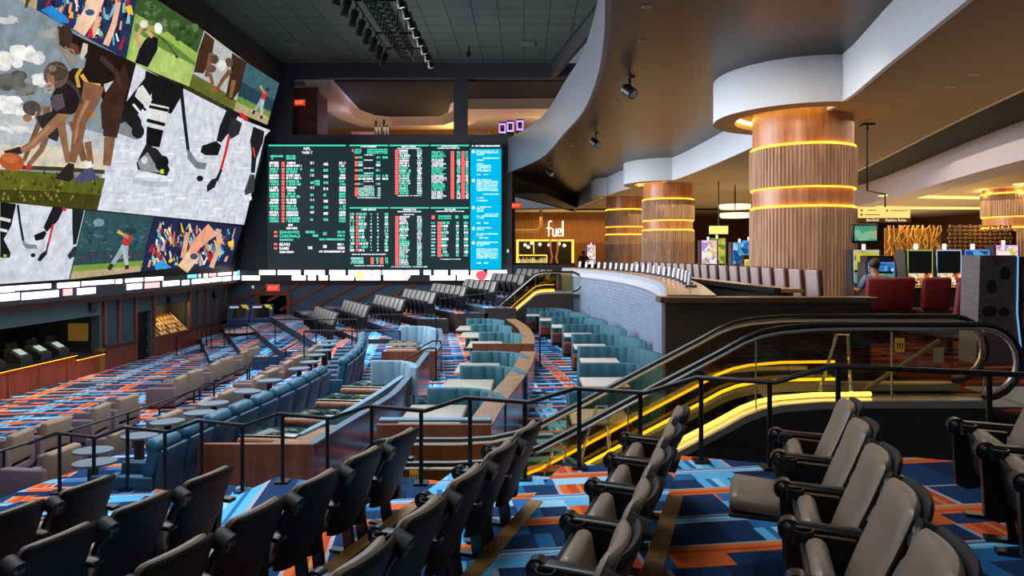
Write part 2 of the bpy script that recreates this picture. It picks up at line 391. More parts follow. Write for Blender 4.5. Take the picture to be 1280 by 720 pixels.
mb = MB(); mb.box((XL-4.2, 24, Z(-3.4)), (.2, 16, 3.4)); mb.box((XL-2.2, yc+.3, Z(-3.4)), (4, .2, 3.4)); mb.box((XL-2.2, 20, Z(-2.3)), (4, 18, .2)); mb.box((XL-2.2, 20, Z(PIT)-.05), (4.4, 18, .1))
struct(mb, 'wall_left.001', mat('dark back office wall', (24,30,34), .7, noise=(2,.2)))
mb = MB(); mb.box((XL-1.0, (yr0+yr1)/2, Z(-3.5)), (.1, yr1-yr0+.4, 2.2)); mb.box((XL-.6, yr1-.06, Z(-3.3)), (1, .1, 2)); mb.box((XL-.6, yr0+.12, Z(-3.3)), (1, .1, 2)); mb.box((XL-.6, (yr0+yr1)/2, Z(-2.55)), (1, yr1-yr0, .1))
struct(mb, 'wall_left.002', mat('dark niche lining', (46,50,50), .7))
# raised rust trim: rails, posts and wainscot
mb = MB(); n = 0
mb.box((XL+.05, 27, Z(-1.92)), (.14, 30.5, .2)); 
for px in (129, 147, 168, 191, 236, 247, 257, 268, 280, 290): mb.box((XL+.05, LY(px), Z(-3.3)), (.13, .14 if px < 230 else .2, 2.7 if px not in (168,191) else 3.3))
struct(mb, 'trim_20', M_rust)
mb = MB()
for y0, y1, zt in ((LY(129), LY(168), -3.95), (LY(192), LY(235), -4.12), (LY(236), 41.9, -3.95)): mb.box((XL+.045, (y0+y1)/2, Z((zt+PIT)/2)), (.11, y1-y0, zt-PIT))
struct(mb, 'trim_21', M_red_wood)
mb = MB()
for a, c in ((129,147),(147,168),(236,247),(247,257),(257,268),(268,280),(280,290)):
    y0, y1 = LY(a)+.12, LY(c)-.12; mb.box((XL+.02, (y0+y1)/2, Z(-2.98)), (.04, y1-y0, 1.85))
struct(mb, 'trim_22', M_panel_in)
mb = MB(); mb.box((XL+.04, (12+yc)/2, Z(-2.28)), (.08, yc-12, .62)); struct(mb, 'trim_23', mat('teal header panel', (58,82,88), .55, noise=(1,.1)))
mb = MB()
for y0, y1 in ((LY(128),LY(168)),(LY(236),41.9)): mb.box((XL+.11, (y0+y1)/2, Z(-3.95)), (.2, y1-y0, .09))
struct(mb, 'trim_24', M_dark)
# upper left wall behind the leaning screen, and the strip over it
mb = MB(); mb.box((-18.6, 27, Z(5.5)), (.4, 32, 13.5)); struct(mb, 'wall_left.003', M_dark)
# ---------------------------------------------------------------- hall ceiling
CEIL = 11.76
def tile_ceiling(name, col, size, line=.02):
    m = bpy.data.materials.new(name); m.use_nodes = True; nt = m.node_tree; N = nt.nodes; b = N['Principled BSDF']
    g = N.new('ShaderNodeNewGeometry'); t = N.new('ShaderNodeTexBrick'); t.offset = 0; t.inputs['Scale'].default_value = 1; t.inputs['Brick Width'].default_value = size; t.inputs['Row Height'].default_value = size; t.inputs['Mortar Size'].default_value = line
    t.inputs['Color1'].default_value = (*lin(col), 1); t.inputs['Color2'].default_value = (*lin([v*.93 for v in col]), 1); t.inputs['Mortar'].default_value = (*lin([v*.55 for v in col]), 1)
    nt.links.new(g.outputs['Position'], t.inputs[0]); nt.links.new(t.outputs[0], b.inputs['Base Color']); b.inputs['Roughness'].default_value = .85
    return m
M_tiles = tile_ceiling('dark ceiling tiles', (90,102,96), 1.25, .03); M_grid = tile_ceiling('black open grid ceiling', (9,9,9), .35, .05)
mb = MB(); mb.prism([(-14.9,2),(3.2,2),(3.8,14),(3.6,31),(1.6,42.3),(-14.9,42.3)], Z(CEIL), Z(CEIL)+.2); struct(mb, 'ceiling', M_tiles)
mb = MB(); mb.box((-15.05, 22, Z(CEIL-.65)), (.3, 41, 1.5)); mb.box((-17, 22, Z(10.6)), (3.8, 41, .2)); struct(mb, 'ceiling.001', M_dark)
# beam with slanted return at the right of the ceiling
mb = MB(); mb.strip([(3.3,2),(3.9,14),(3.7,31),(1.7,42)], [(3.5,2),(4.1,14),(3.9,31.1),(1.95,42)], Z(10.85), Z(CEIL+.2)); struct(mb, 'ceiling.002', M_dark)
# ---------------------------------------------------------------- back wall (odds board wall)
YB = 42.0
def BX(px): return (px-CX)/F*YB
def BZ(py): return (CY-py)/F*YB
mb = MB()
def bw(px0, px1, py0, py1, t=.5): mb.box(((BX(px0)+BX(px1))/2, YB+t/2, Z((BZ(py0)+BZ(py1))/2)), (BX(px1)-BX(px0), t, BZ(py0)-BZ(py1)))
bw(280, 760, 79, 97); bw(280, 365, 97, 168); bw(567, 584, 97, 168); bw(280, 640, 168, 352)
struct(mb, 'wall_back', M_wall)
mb = MB(); zt, zb = BZ(352), PIT-.1
x0, x1, d0, d1, dz = -18.4, BX(700), BX(325), BX(359), BZ(369)
for a, c, e, g in ((x0, d0, zb, zt), (d1, x1, zb, zt), (d0, d1, dz, zt)): mb.box(((a+c)/2, YB+.25, Z((e+g)/2)), (c-a, .5, g-e))
struct(mb, 'wall_back.001', M_slate)
mb = MB()
for i in range(12):
    tx, tz = BX(342+36*i), BZ(353); ln = (zt-PIT)*1.06; dx, dzz = -1.85, -1.0; q = math.hypot(dx, dzz)
    run = min(6.3, 6.4)
    # clipped so that no strip crosses the doorway
    pts = [(tx, tz), (tx+dx*1.75, tz+dzz*1.75) if i < 1 else (tx+dx*(1.15 if i == 1 else 1.72 if i == 2 else 3.1), tz+dzz*(1.15 if i == 1 else 1.72 if i == 2 else 3.1))]
    (ax, az), (bx, bz) = pts; nx, nz = -dzz/q*.09, dx/q*.09
    mb.extr([(ax+nx, az+nz), (ax-nx, az-nz), (bx-nx, bz-nz), (bx+nx, bz+nz)], (1,0,0), (0,0,1), (0,-1,0), (0, YB, EYE), .06)
mb.box((BX(480), YB-.04, Z(BZ(353))), (BX(700)-BX(280), .1, .16))
struct(mb, 'trim_30', M_rust)
mb = MB(); mb.box(((d1+BX(560))/2+.15, YB-.03, Z((-4.15+PIT)/2)), (BX(560)-d1, .08, .82)); struct(mb, 'baseboard_back', M_red_wood)
mb = MB()
for xx in (d0-.12, d1+.12): mb.box((xx, YB-.05, Z((dz+PIT)/2)), (.24, .2, dz-PIT))
mb.box(((d0+d1)/2, YB-.05, Z(dz+.1)), (d1-d0+.48, .2, .22)); struct(mb, 'trim_31', M_rust)
mb = MB(); mb.box(((d0+d1)/2, YB+2.2, Z(-3.6)), (d1-d0+2, .2, 2.9)); mb.box((d0-.1, YB+1.2, Z(-3.6)), (.2, 2, 2.9)); mb.box((d1+.1, YB+1.2, Z(-3.6)), (.2, 2, 2.9)); mb.box(((d0+d1)/2, YB+1.2, Z(dz+.3)), (3, 2, .2))
struct(mb, 'wall_back.002', mat('dark passage wall', (36,32,28), .7))
mb = MB(); mb.box(((d0+d1)/2, YB+1.2, Z(PIT)-.05), (d1-d0, 2.2, .1)); struct(mb, 'floor', mat('gold lobby carpet', (150,112,60), .9, noise=(9,.5)))
# slanted dark wall between the board and the far casino opening
mb = MB(); mb.strip([(-1.45,42.4),(-1.16,43.2),(4.8,61.5)], [(-1.45,43.0),(-1.3,43.6),(4.5,62)], Z(3.83), Z(5.2)); struct(mb, 'wall_back.003', M_dark)
mb = MB(); mb.box((-1.0, 43.1, Z(.5)), (.86, .4, 9.2)); struct(mb, 'wall_back.004', M_dark)
mb = MB(); mb.box((1.1, 42.3, Z(-2.2)), (4.2, .5, 3.0)); struct(mb, 'wall_back.005', M_dark)
mb = MB(); mb.prism([(-1.5,43.4),(4.6,61.6),(4.6,58),(1.2,43.4)], Z(3.83), Z(3.9)); struct(mb, 'ceiling.003', M_dark)
# ---------------------------------------------------------------- upper lounge behind the window over the board
M_cream = mat('cream plaster', (196,180,160), .8, noise=(.8,.06)); M_white = mat('white plaster', (206,210,218), .75, noise=(.8,.04)); M_lav = mat('pale lavender plaster', (176,168,180), .8, noise=(.8,.05))
mb = MB(); mb.box((-4, 51.2, Z(11.05)), (30, 18.2, .3)); struct(mb, 'ceiling.004', M_white)
mb = MB(); mb.box((6.2, 31, Z(10.95)), (4.6, 24, .15)); struct(mb, 'ceiling.005', M_white)
mb = MB(); mb.prism([(-11.9,42.6),(-12.3,51),(-11.6,53),(-10.5,53.6),(-6.6,53.4),(-5.8,52),(-5.3,49),(-4.6,47.4),(8.5,47),(8.5,42.6)], Z(10.78), Z(10.84)); struct(mb, 'ceiling.006', M_grid)
mb = MB(); mb.strip([(-12.2,42.8),(-12.6,51),(-11.9,53.4),(-10.5,54.0),(-6.4,53.8),(-5.4,52.2),(-4.9,49.2),(-4.3,47.8),(9,47.4)], [(-13.8,42.8),(-14.0,51),(-13,54.6),(-10.5,55.8),(-5.4,55.6),(-3.9,53),(-3.2,51),(-2.8,50.4),(9,50)], Z(10.15), Z(10.9)); struct(mb, 'ceiling.007', M_cream)
mb = MB(); mb.prism([(-15.2,42.6),(-12.95,42.6),(-12.95,44.8),(-15.2,44.8)], Z(7), Z(10.4)); struct(mb, 'wall_left.004', mat('maroon upper wall', (92,42,38), .7, noise=(2,.15)))
mb = MB(); mb.box((-3, 60, Z(9.2)), (34, .3, 4.6)); struct(mb, 'wall_back.006', mat('amber upper wall', (168,124,56), .8, noise=(1,.15)))
mb = MB(); mb.box((-3, 51.1, Z(6.9)), (32, 17.4, .3)); slab(mb, 'floor', RED_CARPET)
# ---------------------------------------------------------------- bronze soffit with its grey curved fascia
BR = 5.0
M_bronze = mat('brushed bronze soffit', (58,47,36), .36, metal=.65, noise=(.5,.25), stretch=(6,.5,1)); M_fascia = mat('brushed pewter fascia', (94,98,106), .45, metal=.45, noise=(1.2,.12), stretch=(1,1,.3))
cur = arc_path([(-2.2,-6),(-.4,2),(.9,8),(1.72,13.4),(2.16,18.5),(2.2,23.7),(1.83,27.8),(.97,35.7),(-1.16,42.9)], 56)
white = arc_path([(3.7,-6),(5.6,4),(6.79,10.3),(7.5,14),(8.15,17.6),(8.3,24),(8.15,31),(7.7,36),(6.0,41),(4.9,52),(4.4,60)], 60)
mb = MB(); n = 57
def resamp(path, n):
    d = [0]
    for a, b in zip(path, path[1:]): d.append(d[-1]+(b-a).length)
    out = []; j = 0
    for i in range(n):
        t = d[-1]*i/(n-1)
        while j < len(path)-2 and d[j+1] < t: j += 1
        q = (t-d[j])/max(1e-9, d[j+1]-d[j]); out.append(path[j].lerp(path[j+1], q))
    return out
A_, B_ = resamp(cur, n), resamp(white, n)
mb.strip(xy(A_), xy(B_), Z(BR), Z(BR+.15)); struct(mb, 'ceiling.008', M_bronze)
mb = MB(); mb.strip(xy(A_), offs(xy(A_), .12), Z(BR)-.01, Z(7.1)); struct(mb, 'trim_40', M_fascia, smooth=True)
# lower ceiling of the casino with the white edge band
LC = 3.83
edge2 = [(10.0,4),(11.6,15.7),(15.3,31),(19,48),(19,60)]
mb = MB(); E2 = resamp(arc_path(edge2, 40), n)
mb.strip(xy(B_), xy(E2), Z(LC), Z(LC+.1)); M_tanc = mat('tan ceiling plaster', (132,114,92), .8, noise=(.6,.05)); lowc = struct(mb, 'ceiling.009', M_tanc)
COLS = [(7.97,19.5),(8.0,37.8),(7.0,46.6)]
for cx_, cy_ in COLS:                        # round openings for the column coves
    mb = MB(); mb.cyl((cx_,cy_,Z(LC)-.5),(cx_,cy_,Z(LC)+.6),1.86,64); cut_ = mb.build('opening', M_tanc)
    md = lowc.modifiers.new('opening', 'BOOLEAN'); md.operation = 'DIFFERENCE'; md.object = cut_; md.solver = 'EXACT'
    dg = bpy.context.evaluated_depsgraph_get(); dg.update(); me2 = bpy.data.meshes.new_from_object(lowc.evaluated_get(dg)); lowc.modifiers.clear(); lowc.data = me2; bpy.data.objects.remove(cut_)
mb = MB(); mb.strip(xy(B_), offs(xy(B_), .1), Z(LC)-.01, Z(BR+.02)); struct(mb, 'trim_41', M_white, smooth=True)
E3 = resamp(arc_path([(13.0,4),(15.7,21.4),(20.4,41),(22,60)], 40), n)
mb = MB(); mb.strip(xy(E2), xy(E3), Z(LC+.35), Z(LC+.4)); struct(mb, 'ceiling.010', M_grid)
mb = MB(); mb.strip(xy(E2), offs(xy(E2), -.12), Z(LC), Z(LC+.4)); struct(mb, 'trim_42', M_cream)
mb = MB(); mb.strip(xy(E3), offs(xy(E3), -1.4), Z(2.95), Z(LC+.45)); struct(mb, 'trim_43', M_lav, smooth=True)
mb = MB(); mb.strip(offs(xy(E3), -1.2), [(40, 4+i) for i in range(n)], Z(3.2), Z(3.3)); struct(mb, 'ceiling.011', M_cream)
mb = MB(); mb.prism([(4.5,58),(40,58),(40,82),(-2,82),(-2,60)], Z(3.83), Z(3.95)); struct(mb, 'ceiling.012', M_cream)
mb = MB(); mb.box((15, 72, Z(1)), (40, .4, 7)); struct(mb, 'wall_back.007', wood('warm brown far wall', (96,58,30), (126,80,42), .6))
mb = MB(); mb.box((36, 40, Z(1)), (.4, 66, 7)); struct(mb, 'wall_right', wood('warm brown far wall', (96,58,30), (126,80,42), .6))
# ---------------------------------------------------------------- leaning video wall on the left
SB, ST = Vector((-17.35, 0, Z(-1.1))), Vector((-14.86, 0, Z(10.47)))     # bottom and top line of the screen plane (any y)
SD = ST-SB; SN_ = Vector((SD.z, 0, -SD.x)).normalized()
def SP(px, py, off=0.0):
    """point of the screen plane seen at (px, py); the plane leans into the hall"""
    px = max(px, -150)
    r = Vector(((px-CX)/F, 1, (CY-py)/F)); o = Vector((0, 0, EYE))
    t = (SB-o).dot(SN_)/r.dot(SN_); return o+r*t+SN_*off
wall = thing('video_wall', 'huge video wall of sports pictures leaning over the betting hall at left', 'video screen', (-17, 28, Z(-1.1)))
def local(o, mb): 
    mb.v = [tuple(Vector(p)-o.location) for p in mb.v]; return mb
mb = MB(); yA, yB = 13.0, 41.2
for off0, off1 in ((-.5, -.02),):
    c = [Vector((SB.x, yA, SB.z)), Vector((SB.x, yB, SB.z)), Vector((ST.x, yB, ST.z)), Vector((ST.x, yA, ST.z))]
    mb.add([p+SN_*off0 for p in c]+[p+SN_*off1 for p in c], [(3,2,1,0),(4,5,6,7),(0,1,5,4),(1,2,6,5),(2,3,7,6),(3,0,4,7)])
local(wall, mb).build('cabinet', M_black, wall)
M_video = screen_mat('video wall picture', 1.08, (2.2, .28))
class Pic:
    def __init__(s, base, quad):
        s.mb = MB(); s.k = 0; s.mb.cur = lin(base); s.put(quad)
    def put(s, pts):
        s.mb.poly([SP(x, y, .004+.0005*s.k) for x, y in pts])
    def p(s, col, pts): s.k += 1; s.mb.cur = lin(col); s.put(pts); return s
    def limb(s, col, pts, w, w2=None, up=1):
        n = len(pts); L, R = [], []; w2 = w2 or w
        for i, (x, y) in enumerate(pts):
            a = pts[max(i-1, 0)]; b = pts[min(i+1, n-1)]; dx, dy = b[0]-a[0], b[1]-a[1]; q = math.hypot(dx, dy) or 1; ww = (w+(w2-w)*i/max(1, n-1))/2
            L.append((x-dy/q*ww, y+dx/q*ww)); R.append((x+dy/q*ww, y-dx/q*ww))
        s.k += up; s.mb.cur = lin(col)
        for i in range(n-1): s.put([L[i], L[i+1], R[i+1], R[i]])
        return s
    def el(s, col, cx, cy, rx, ry, rot=0, n=14):
        c, d = math.cos(rot), math.sin(rot)
        return s.p(col, [(cx+rx*math.cos(2*PI*i/n)*c-ry*math.sin(2*PI*i/n)*d, cy+rx*math.cos(2*PI*i/n)*d+ry*math.sin(2*PI*i/n)*c) for i in range(n)])
    def done(s, name, label=None):
        o = local(wall, s.mb).build(name, M_video, wall)
        if label: o['label'] = label
        return o
rs = random.Random(11)
# --- big football picture
P = Pic((128,142,150), [(-100,-55),(20,-2),(165,78),(118,262),(0,252),(-100,245)])
P.p((178,182,184), [(-100,120),(-60,110),(60,150),(140,170),(135,200),(-100,205)])
P.p((206,196,176), [(-100,176),(40,182),(132,186),(130,212),(-100,212)])
for x, y, rx, ry, c in ((8,75,20,9,226),(28,66,16,9,232),(44,72,12,7,216),(12,100,18,10,96),(30,112,14,6,110),(5,128,22,7,224),(48,100,10,7,226),(24,140,22,4,236),(60,150,10,5,206),(8,24,14,4,196),(14,160,26,4,210),(60,40,16,5,150)): [P.el((max(0,c+v),max(0,c+v),max(0,c+v-4)), x+rs.uniform(-1,1)*rx*.7, y+rs.uniform(-1,1)*ry*.7, rx*rs.uniform(.25,.6), ry*rs.uniform(.35,.75), rs.uniform(0,.6)) for v in (-34,-26,-20,-14,-8,-4,0,4,8) for _ in (0,1)]
P.p((92,96,32), [(-100,203),(0,211),(60,215),(128,222),(118,262),(0,252),(-100,245)])
P.p((66,64,24), [(-100,228),(0,236),(60,238),(123,243),(118,262),(0,252),(-100,245)])
for i in range(90): x = rs.uniform(-20,122); y = rs.uniform(216,254); P.p(rs.choice([(120,120,44),(70,62,22),(52,48,20),(140,138,60)]), [(x,y),(x+2,y-rs.uniform(3,7)),(x+3.5,y+1)]) if x < 119+(240-y)*.15 and y < 250+x*.07 else None
P.limb((66,58,30), [(20,208),(70,210),(126,214)], 5)
P.limb((110,80,60), [(34,128),(44,150),(34,175),(24,200)], 9, 5); P.limb((128,94,70), [(52,132),(56,160),(46,186),(30,205)], 10, 6)
P.p((48,42,44), [(40,145),(64,136),(74,150),(66,176),(56,172),(44,156)])
P.el((84,74,68), 34, 134, 12, 9.5, .2); P.el((150,110,84), 28, 146, 6, 5); P.limb((196,186,170), [(22,146),(24,154),(30,156),(36,148),(40,138)], 1.4)
P.limb((150,106,76), [(76,140),(55,160),(34,180),(18,188)], 13, 8); P.limb((52,44,40), [(20,186),(8,190),(0,192)], 9, 10)
P.limb((140,100,72), [(70,150),(74,172),(80,202)], 11, 7); P.limb((120,84,60), [(86,150),(92,172),(100,200)], 12, 8)
P.p((38,30,30), [(70,96),(86,84),(108,84),(112,104),(104,130),(84,142),(60,140),(57,122)])
P.p((88,76,86), [(60,118),(72,116),(76,132),(64,138),(57,130)]); P.p((176,132,52), [(86,142),(104,136),(116,142),(100,152),(84,150)])
P.limb((204,160,66), [(96,84),(90,94),(93,108)], 4.5)
P.el((96,80,70), 64, 92, 16, 17, .1); P.el((74,60,54), 66, 88, 13, 12); P.p((146,104,80), [(52,90),(62,94),(62,110),(54,112)])
P.limb((190,172,150), [(49,106),(51,114),(57,115),(61,106),(55,102),(49,106)], 1.6); P.limb((190,172,150), [(52,110),(60,108)], 1.2)
P.p((34,24,22), [(66,31),(104,50),(165,78),(150,138),(130,142),(118,112),(96,100),(102,72),(86,62),(82,60),(74,60),(66,50)])
P.p((92,60,44), [(80,50),(92,56),(94,66),(86,68),(80,62)]); P.el((58,46,42), 75, 44, 10, 14); P.limb((150,120,80), [(66,34),(67,56),(82,80),(88,78),(86,62),(74,58)], 2); P.limb((150,120,80), [(70,62),(88,68)], 1.5); P.limb((150,120,80), [(76,56),(84,78)], 1.5)
P.p((196,190,176), [(98,52),(104,54),(103,64),(97,74),(94,68)]); P.limb((214,168,70), [(96,92),(104,104),(120,106)], 5)
P.p((190,196,200), [(124,104),(136,100),(140,102),(126,114)])
P.limb((128,88,66), [(112,104),(106,126),(94,150),(90,178),(84,202)], 27, 9); P.p((60,38,30), [(128,112),(150,80),(157,100),(140,160),(122,160),(120,130)])
P.limb((62,42,34), [(138,130),(132,170)], 24, 18); P.limb((126,92,66), [(132,170),(128,206)], 14, 10)
P.limb((130,92,66), [(104,176),(108,204)], 9, 7); P.p((228,222,214), [(100,202),(108,200),(112,210),(103,212)]); P.p((74,76,112), [(84,226),(100,210),(110,208),(116,222),(100,227)]); P.p((44,36,34), [(62,222),(74,208),(80,202),(87,204),(86,222),(80,226)])
P.el((168,84,44), 8, 201, 16, 11.5, .25); P.el((190,104,58), 6, 196, 11, 6, .25); P.limb((200,44,48), [(26,206),(32,210)], 6)
P.limb((168,122,92), [(104,124),(92,150),(87,178)], 5, 3); P.limb((176,128,96), [(56,156),(36,176),(22,186)], 3, 2); P.limb((150,110,82), [(72,156),(76,176)], 3, 2); P.limb((70,58,58), [(78,100),(90,110),(96,128)], 6, 3); P.limb((66,50,44), [(120,70),(140,90),(146,108)], 8, 4); P.el((130,112,100), 59, 84, 5, 4); P.limb((110,96,84), [(52,92),(64,80),(76,84)], 1.5)
P.done('picture', 'large football players crouching at the line picture')
# --- top crowd picture
def crowd(P, inside, n, seed, k=1.0):
    r = random.Random(seed); pal = [(24,40,84),(30,44,66),(216,160,130),(232,186,158),(186,110,90),(236,232,226),(44,124,196),(96,190,214),(170,34,52),(236,190,60),(30,26,40),(150,90,74),(60,60,110),(120,200,190)]
    c = 0
    while c < n:
        x, y = inside(r); a = r.uniform(-.5,.5); l = r.uniform(4,11)*k; w_ = r.uniform(2.5,7)*k
        dx, dy = math.sin(a)*l, -math.cos(a)*l; P.limb(r.choice(pal), [(x-dx,y-dy),(x,y),(x+dx,y+dy)], w_, w_*.6); c += 1
def lerp4(q, s, t): 
    (a, b, c, d) = q; u = ((a[0]+(b[0]-a[0])*s), (a[1]+(b[1]-a[1])*s)); v = ((d[0]+(c[0]-d[0])*s), (d[1]+(c[1]-d[1])*s)); return (u[0]+(v[0]-u[0])*t, u[1]+(v[1]-u[1])*t)
q = [(52,-48),(182,-18),(157,76),(45,13)]
P = Pic((40,50,84), q); crowd(P, lambda r: lerp4(q, r.uniform(.08,.92), r.uniform(.14,.86)), 130, 3, .8)
P.limb((238,198,170), [(96,40),(112,14),(118,-6)], 17, 22); P.el((60,90,130), 110, 15, 6, 4); P.limb((230,180,150), [(130,56),(140,30),(146,2)], 8, 6); P.limb((220,170,140), [(112,46),(122,20)], 7); P.p((40,130,200), [(48,12),(62,6),(80,20),(84,28),(72,28)]); P.p((220,40,60), [(106,46),(112,32),(114,46)]); P.p((244,200,60), [(154,8),(162,6),(164,16),(158,18)])
P.done('picture', 'top crowd of raised hands picture')
q0 = [(-60,-100),(52,-48),(45,13),(20,-2),(-60,-42)]
P = Pic((182,160,120), q0); P.limb((52,60,52), [(36,-10),(34,2),(32,10)], 5, 3); P.limb((150,40,40), [(38,-12),(36,2)], 3); P.done('picture')
# --- golfer
P = Pic((150,176,84), [(175,-14),(255,38),(236,108),(157,76)])
P.p((58,84,46), [(175,-14),(255,38),(246,66),(204,36),(167,16)]);
for i in range(40): x = rs.uniform(178,246); y = rs.uniform(0,26)+(x-178)*.5; P.el(rs.choice([(40,66,34),(78,104,56),(96,120,70),(50,78,40)]), x, y, rs.uniform(2,5), rs.uniform(2,4))
P.p((170,192,104), [(170,40),(240,78),(236,108),(160,76)]); P.p((96,128,58), [(168,28),(206,48),(244,78),(243,82),(200,60),(167,38)])
P.p((28,26,30), [(180,50),(188,44),(197,48),(196,62),(184,84),(168,78),(173,62)]); P.limb((206,150,120), [(174,58),(170,46),(177,33)], 5, 4); P.limb((216,160,130), [(190,46),(182,38)], 5); P.el((226,220,214), 179, 30, 5, 5); P.el((240,240,240), 197, 35, 5, 7, -.2); P.limb((190,140,60), [(184,30),(192,40)], 2); P.limb((40,40,44), [(197,44),(208,54),(220,70)], 1.2); P.el((36,36,40), 220, 71, 2, 1.6)
P.done('picture', 'golfer swinging on a green picture')
# --- small football copy
P = Pic((176,176,176), [(255,38),(308,78),(293,138),(236,108)])
P.p((96,100,44), [(241,92),(270,108),(296,126),(293,138),(236,108)]); P.p((66,44,30), [(256,40),(268,50),(264,74),(254,92),(242,90),(248,64)]); P.p((60,40,28), [(290,66),(308,78),(300,112),(290,126),(282,120),(288,90)]); P.limb((118,80,56), [(264,66),(258,96)], 7, 5); P.limb((118,80,56), [(288,88),(278,100),(270,114)], 6, 4); P.limb((130,92,62), [(292,100),(288,122)], 6, 4); P.el((96,80,66), 264, 86, 6, 5); P.el((96,76,62), 286, 78, 5, 6); P.el((84,66,54), 268, 74, 5, 6); P.el((214,214,210), 277, 82, 6, 7); P.limb((120,86,60), [(262,92),(266,106)], 5, 4); P.el((160,86,46), 268, 112, 4, 3)
P.done('picture', 'small football line picture in the top row')
# --- small batter copy
def batter(P, f):
    P.limb((214,176,90), [f(.52,.28),f(.62,.34)], f.w*.9, f.w*.5); P.limb((196,54,58), [f(.70,.34),f(.68,.52)], f.w*1.9, f.w*1.6); P.limb((190,120,100), [f(.62,.34),f(.70,.38)], f.w*.9); P.el((40,60,60), *f(.74,.27), f.w*.8, f.w*.8); P.limb((150,168,176), [f(.67,.52),f(.62,.68),f(.56,.82)], f.w*1.5, f.w*.9); P.limb((168,182,188), [f(.69,.52),f(.72,.70),f(.78,.86)], f.w*1.5, f.w*.9); P.limb((30,54,50), [f(.56,.82),f(.53,.91)], f.w*1.0); P.limb((60,44,40), [f(.78,.86),f(.79,.93)], f.w*1.0)
q = [(308,78),(349,104),(334,156),(292,138)]
P = Pic((62,96,104), q); P.p((40,66,76), [lerp4(q,0,.4),lerp4(q,1,.4),lerp4(q,1,.68),lerp4(q,0,.68)]); P.p((110,140,60), [lerp4(q,0,.70),lerp4(q,1,.70),lerp4(q,1,.82),lerp4(q,0,.82)]); P.p((176,160,124), [lerp4(q,0,.82),lerp4(q,1,.82),q[2],q[3]])
fq = lambda s, t: lerp4(q, s, t)
class FQ:
    def __init__(s, q, w_): s.q = q; s.w = w_
    def __call__(s, a, b): return lerp4(s.q, a, b)
batter(P, FQ(q, 3.2)); P.done('picture', 'small batter picture at the top right corner')
# --- big hockey picture
P = Pic((206,209,220), [(165,78),(310,152),(338,163),(331,170),(305,281),(116,262)])
for i in range(150):
    x = rs.uniform(128,306); y = rs.uniform(170,276)
    if y < 262+(x-116)*.09 and x < 305+(281-y)*.2 and x > 118+(262-y)*.28: P.limb(rs.choice([(190,194,208),(222,225,234),(232,234,242),(198,202,214)]), [(x-rs.uniform(3,10),y+rs.uniform(-1,1)),(x,y),(x+rs.uniform(3,10),y-rs.uniform(-1,1))], rs.uniform(.8,2.5), None, .08)
P.p((24,24,27), [(182,88),(228,108),(229,116),(214,142),(196,140),(188,130),(190,112),(180,104)])
P.p((26,26,29), [(182,96),(192,112),(174,142),(152,150),(143,146)]); P.p((214,216,212), [(172,110),(178,106),(190,124),(184,136),(168,120)]); P.limb((24,24,27), [(168,124),(182,138)], 3); P.limb((216,218,214), [(166,130),(176,142)], 3)
P.p((30,30,33), [(150,146),(170,140),(176,150),(178,168),(172,172),(142,160),(142,152)]); P.p((126,128,134), [(142,158),(156,152),(172,168),(178,172),(170,175),(146,166)]); P.el((32,32,34), 172, 164, 8, 9); P.limb((196,200,210), [(140,170),(160,176),(178,178)], 5)
P.p((214,216,212), [(184,128),(211,134),(206,160),(182,156)]); P.limb((24,24,27), [(186,133),(210,138)], 4); P.limb((24,24,27), [(183,150),(206,156)], 4.5)
P.p((22,22,25), [(183,158),(204,163),(199,184),(182,182)]); P.p((34,34,37), [(182,180),(196,186),(204,196),(212,212),(208,220),(172,212),(170,204)]); P.p((140,142,148), [(171,202),(184,190),(194,206),(206,216),(176,214)]); P.el((206,208,212), 180, 200, 4, 5); P.el((26,26,28), 202, 204, 8, 10, .5); P.p((190,220,40), [(200,212),(204,211),(204,217),(200,217)]); P.limb((180,186,200), [(166,226),(186,230),(210,230)], 7); P.limb((222,224,230), [(170,218),(208,222)], 4)
P.limb((30,31,34), [(226,112),(230,150),(235,190)], 4.5, 4); P.el((24,24,27), 223, 110, 6, 6); P.p((120,122,126), [(233,186),(238,190),(246,202),(258,204),(256,212),(244,210),(234,198)])
P.el((28,28,30), 249.5, 223, 4.2, 3.8)
P.p((30,30,34), [(284,134),(298,142),(290,160),(276,178),(270,176),(274,158)]); P.p((26,26,29), [(252,182),(270,176),(276,182),(272,194),(256,194),(250,190)]); P.limb((190,194,204), [(254,197),(270,198)], 3); P.p((44,44,50), [(290,146),(302,154),(298,168),(288,174),(284,166)]); P.limb((206,36,44), [(286,170),(281,192),(275,214)], 3.4, 3); P.limb((40,36,40), [(276,212),(270,226)], 3.6, 4); P.p((34,34,38), [(272,222),(268,234),(258,240),(258,232),(264,224)]); P.limb((206,40,50), [(300,142),(308,150)], 5)
P.p((32,32,36), [(316,158),(330,164),(328,178),(320,198),(318,216),(313,216),(314,190),(312,176)]); P.limb((190,60,60), [(316,184),(318,196)], 2); P.p((60,60,66), [(312,218),(318,218),(317,240),(306,244),(305,238)]); P.limb((228,230,236), [(305,247),(314,248)], 5)
P.done('picture', 'large ice hockey skates and sticks picture')
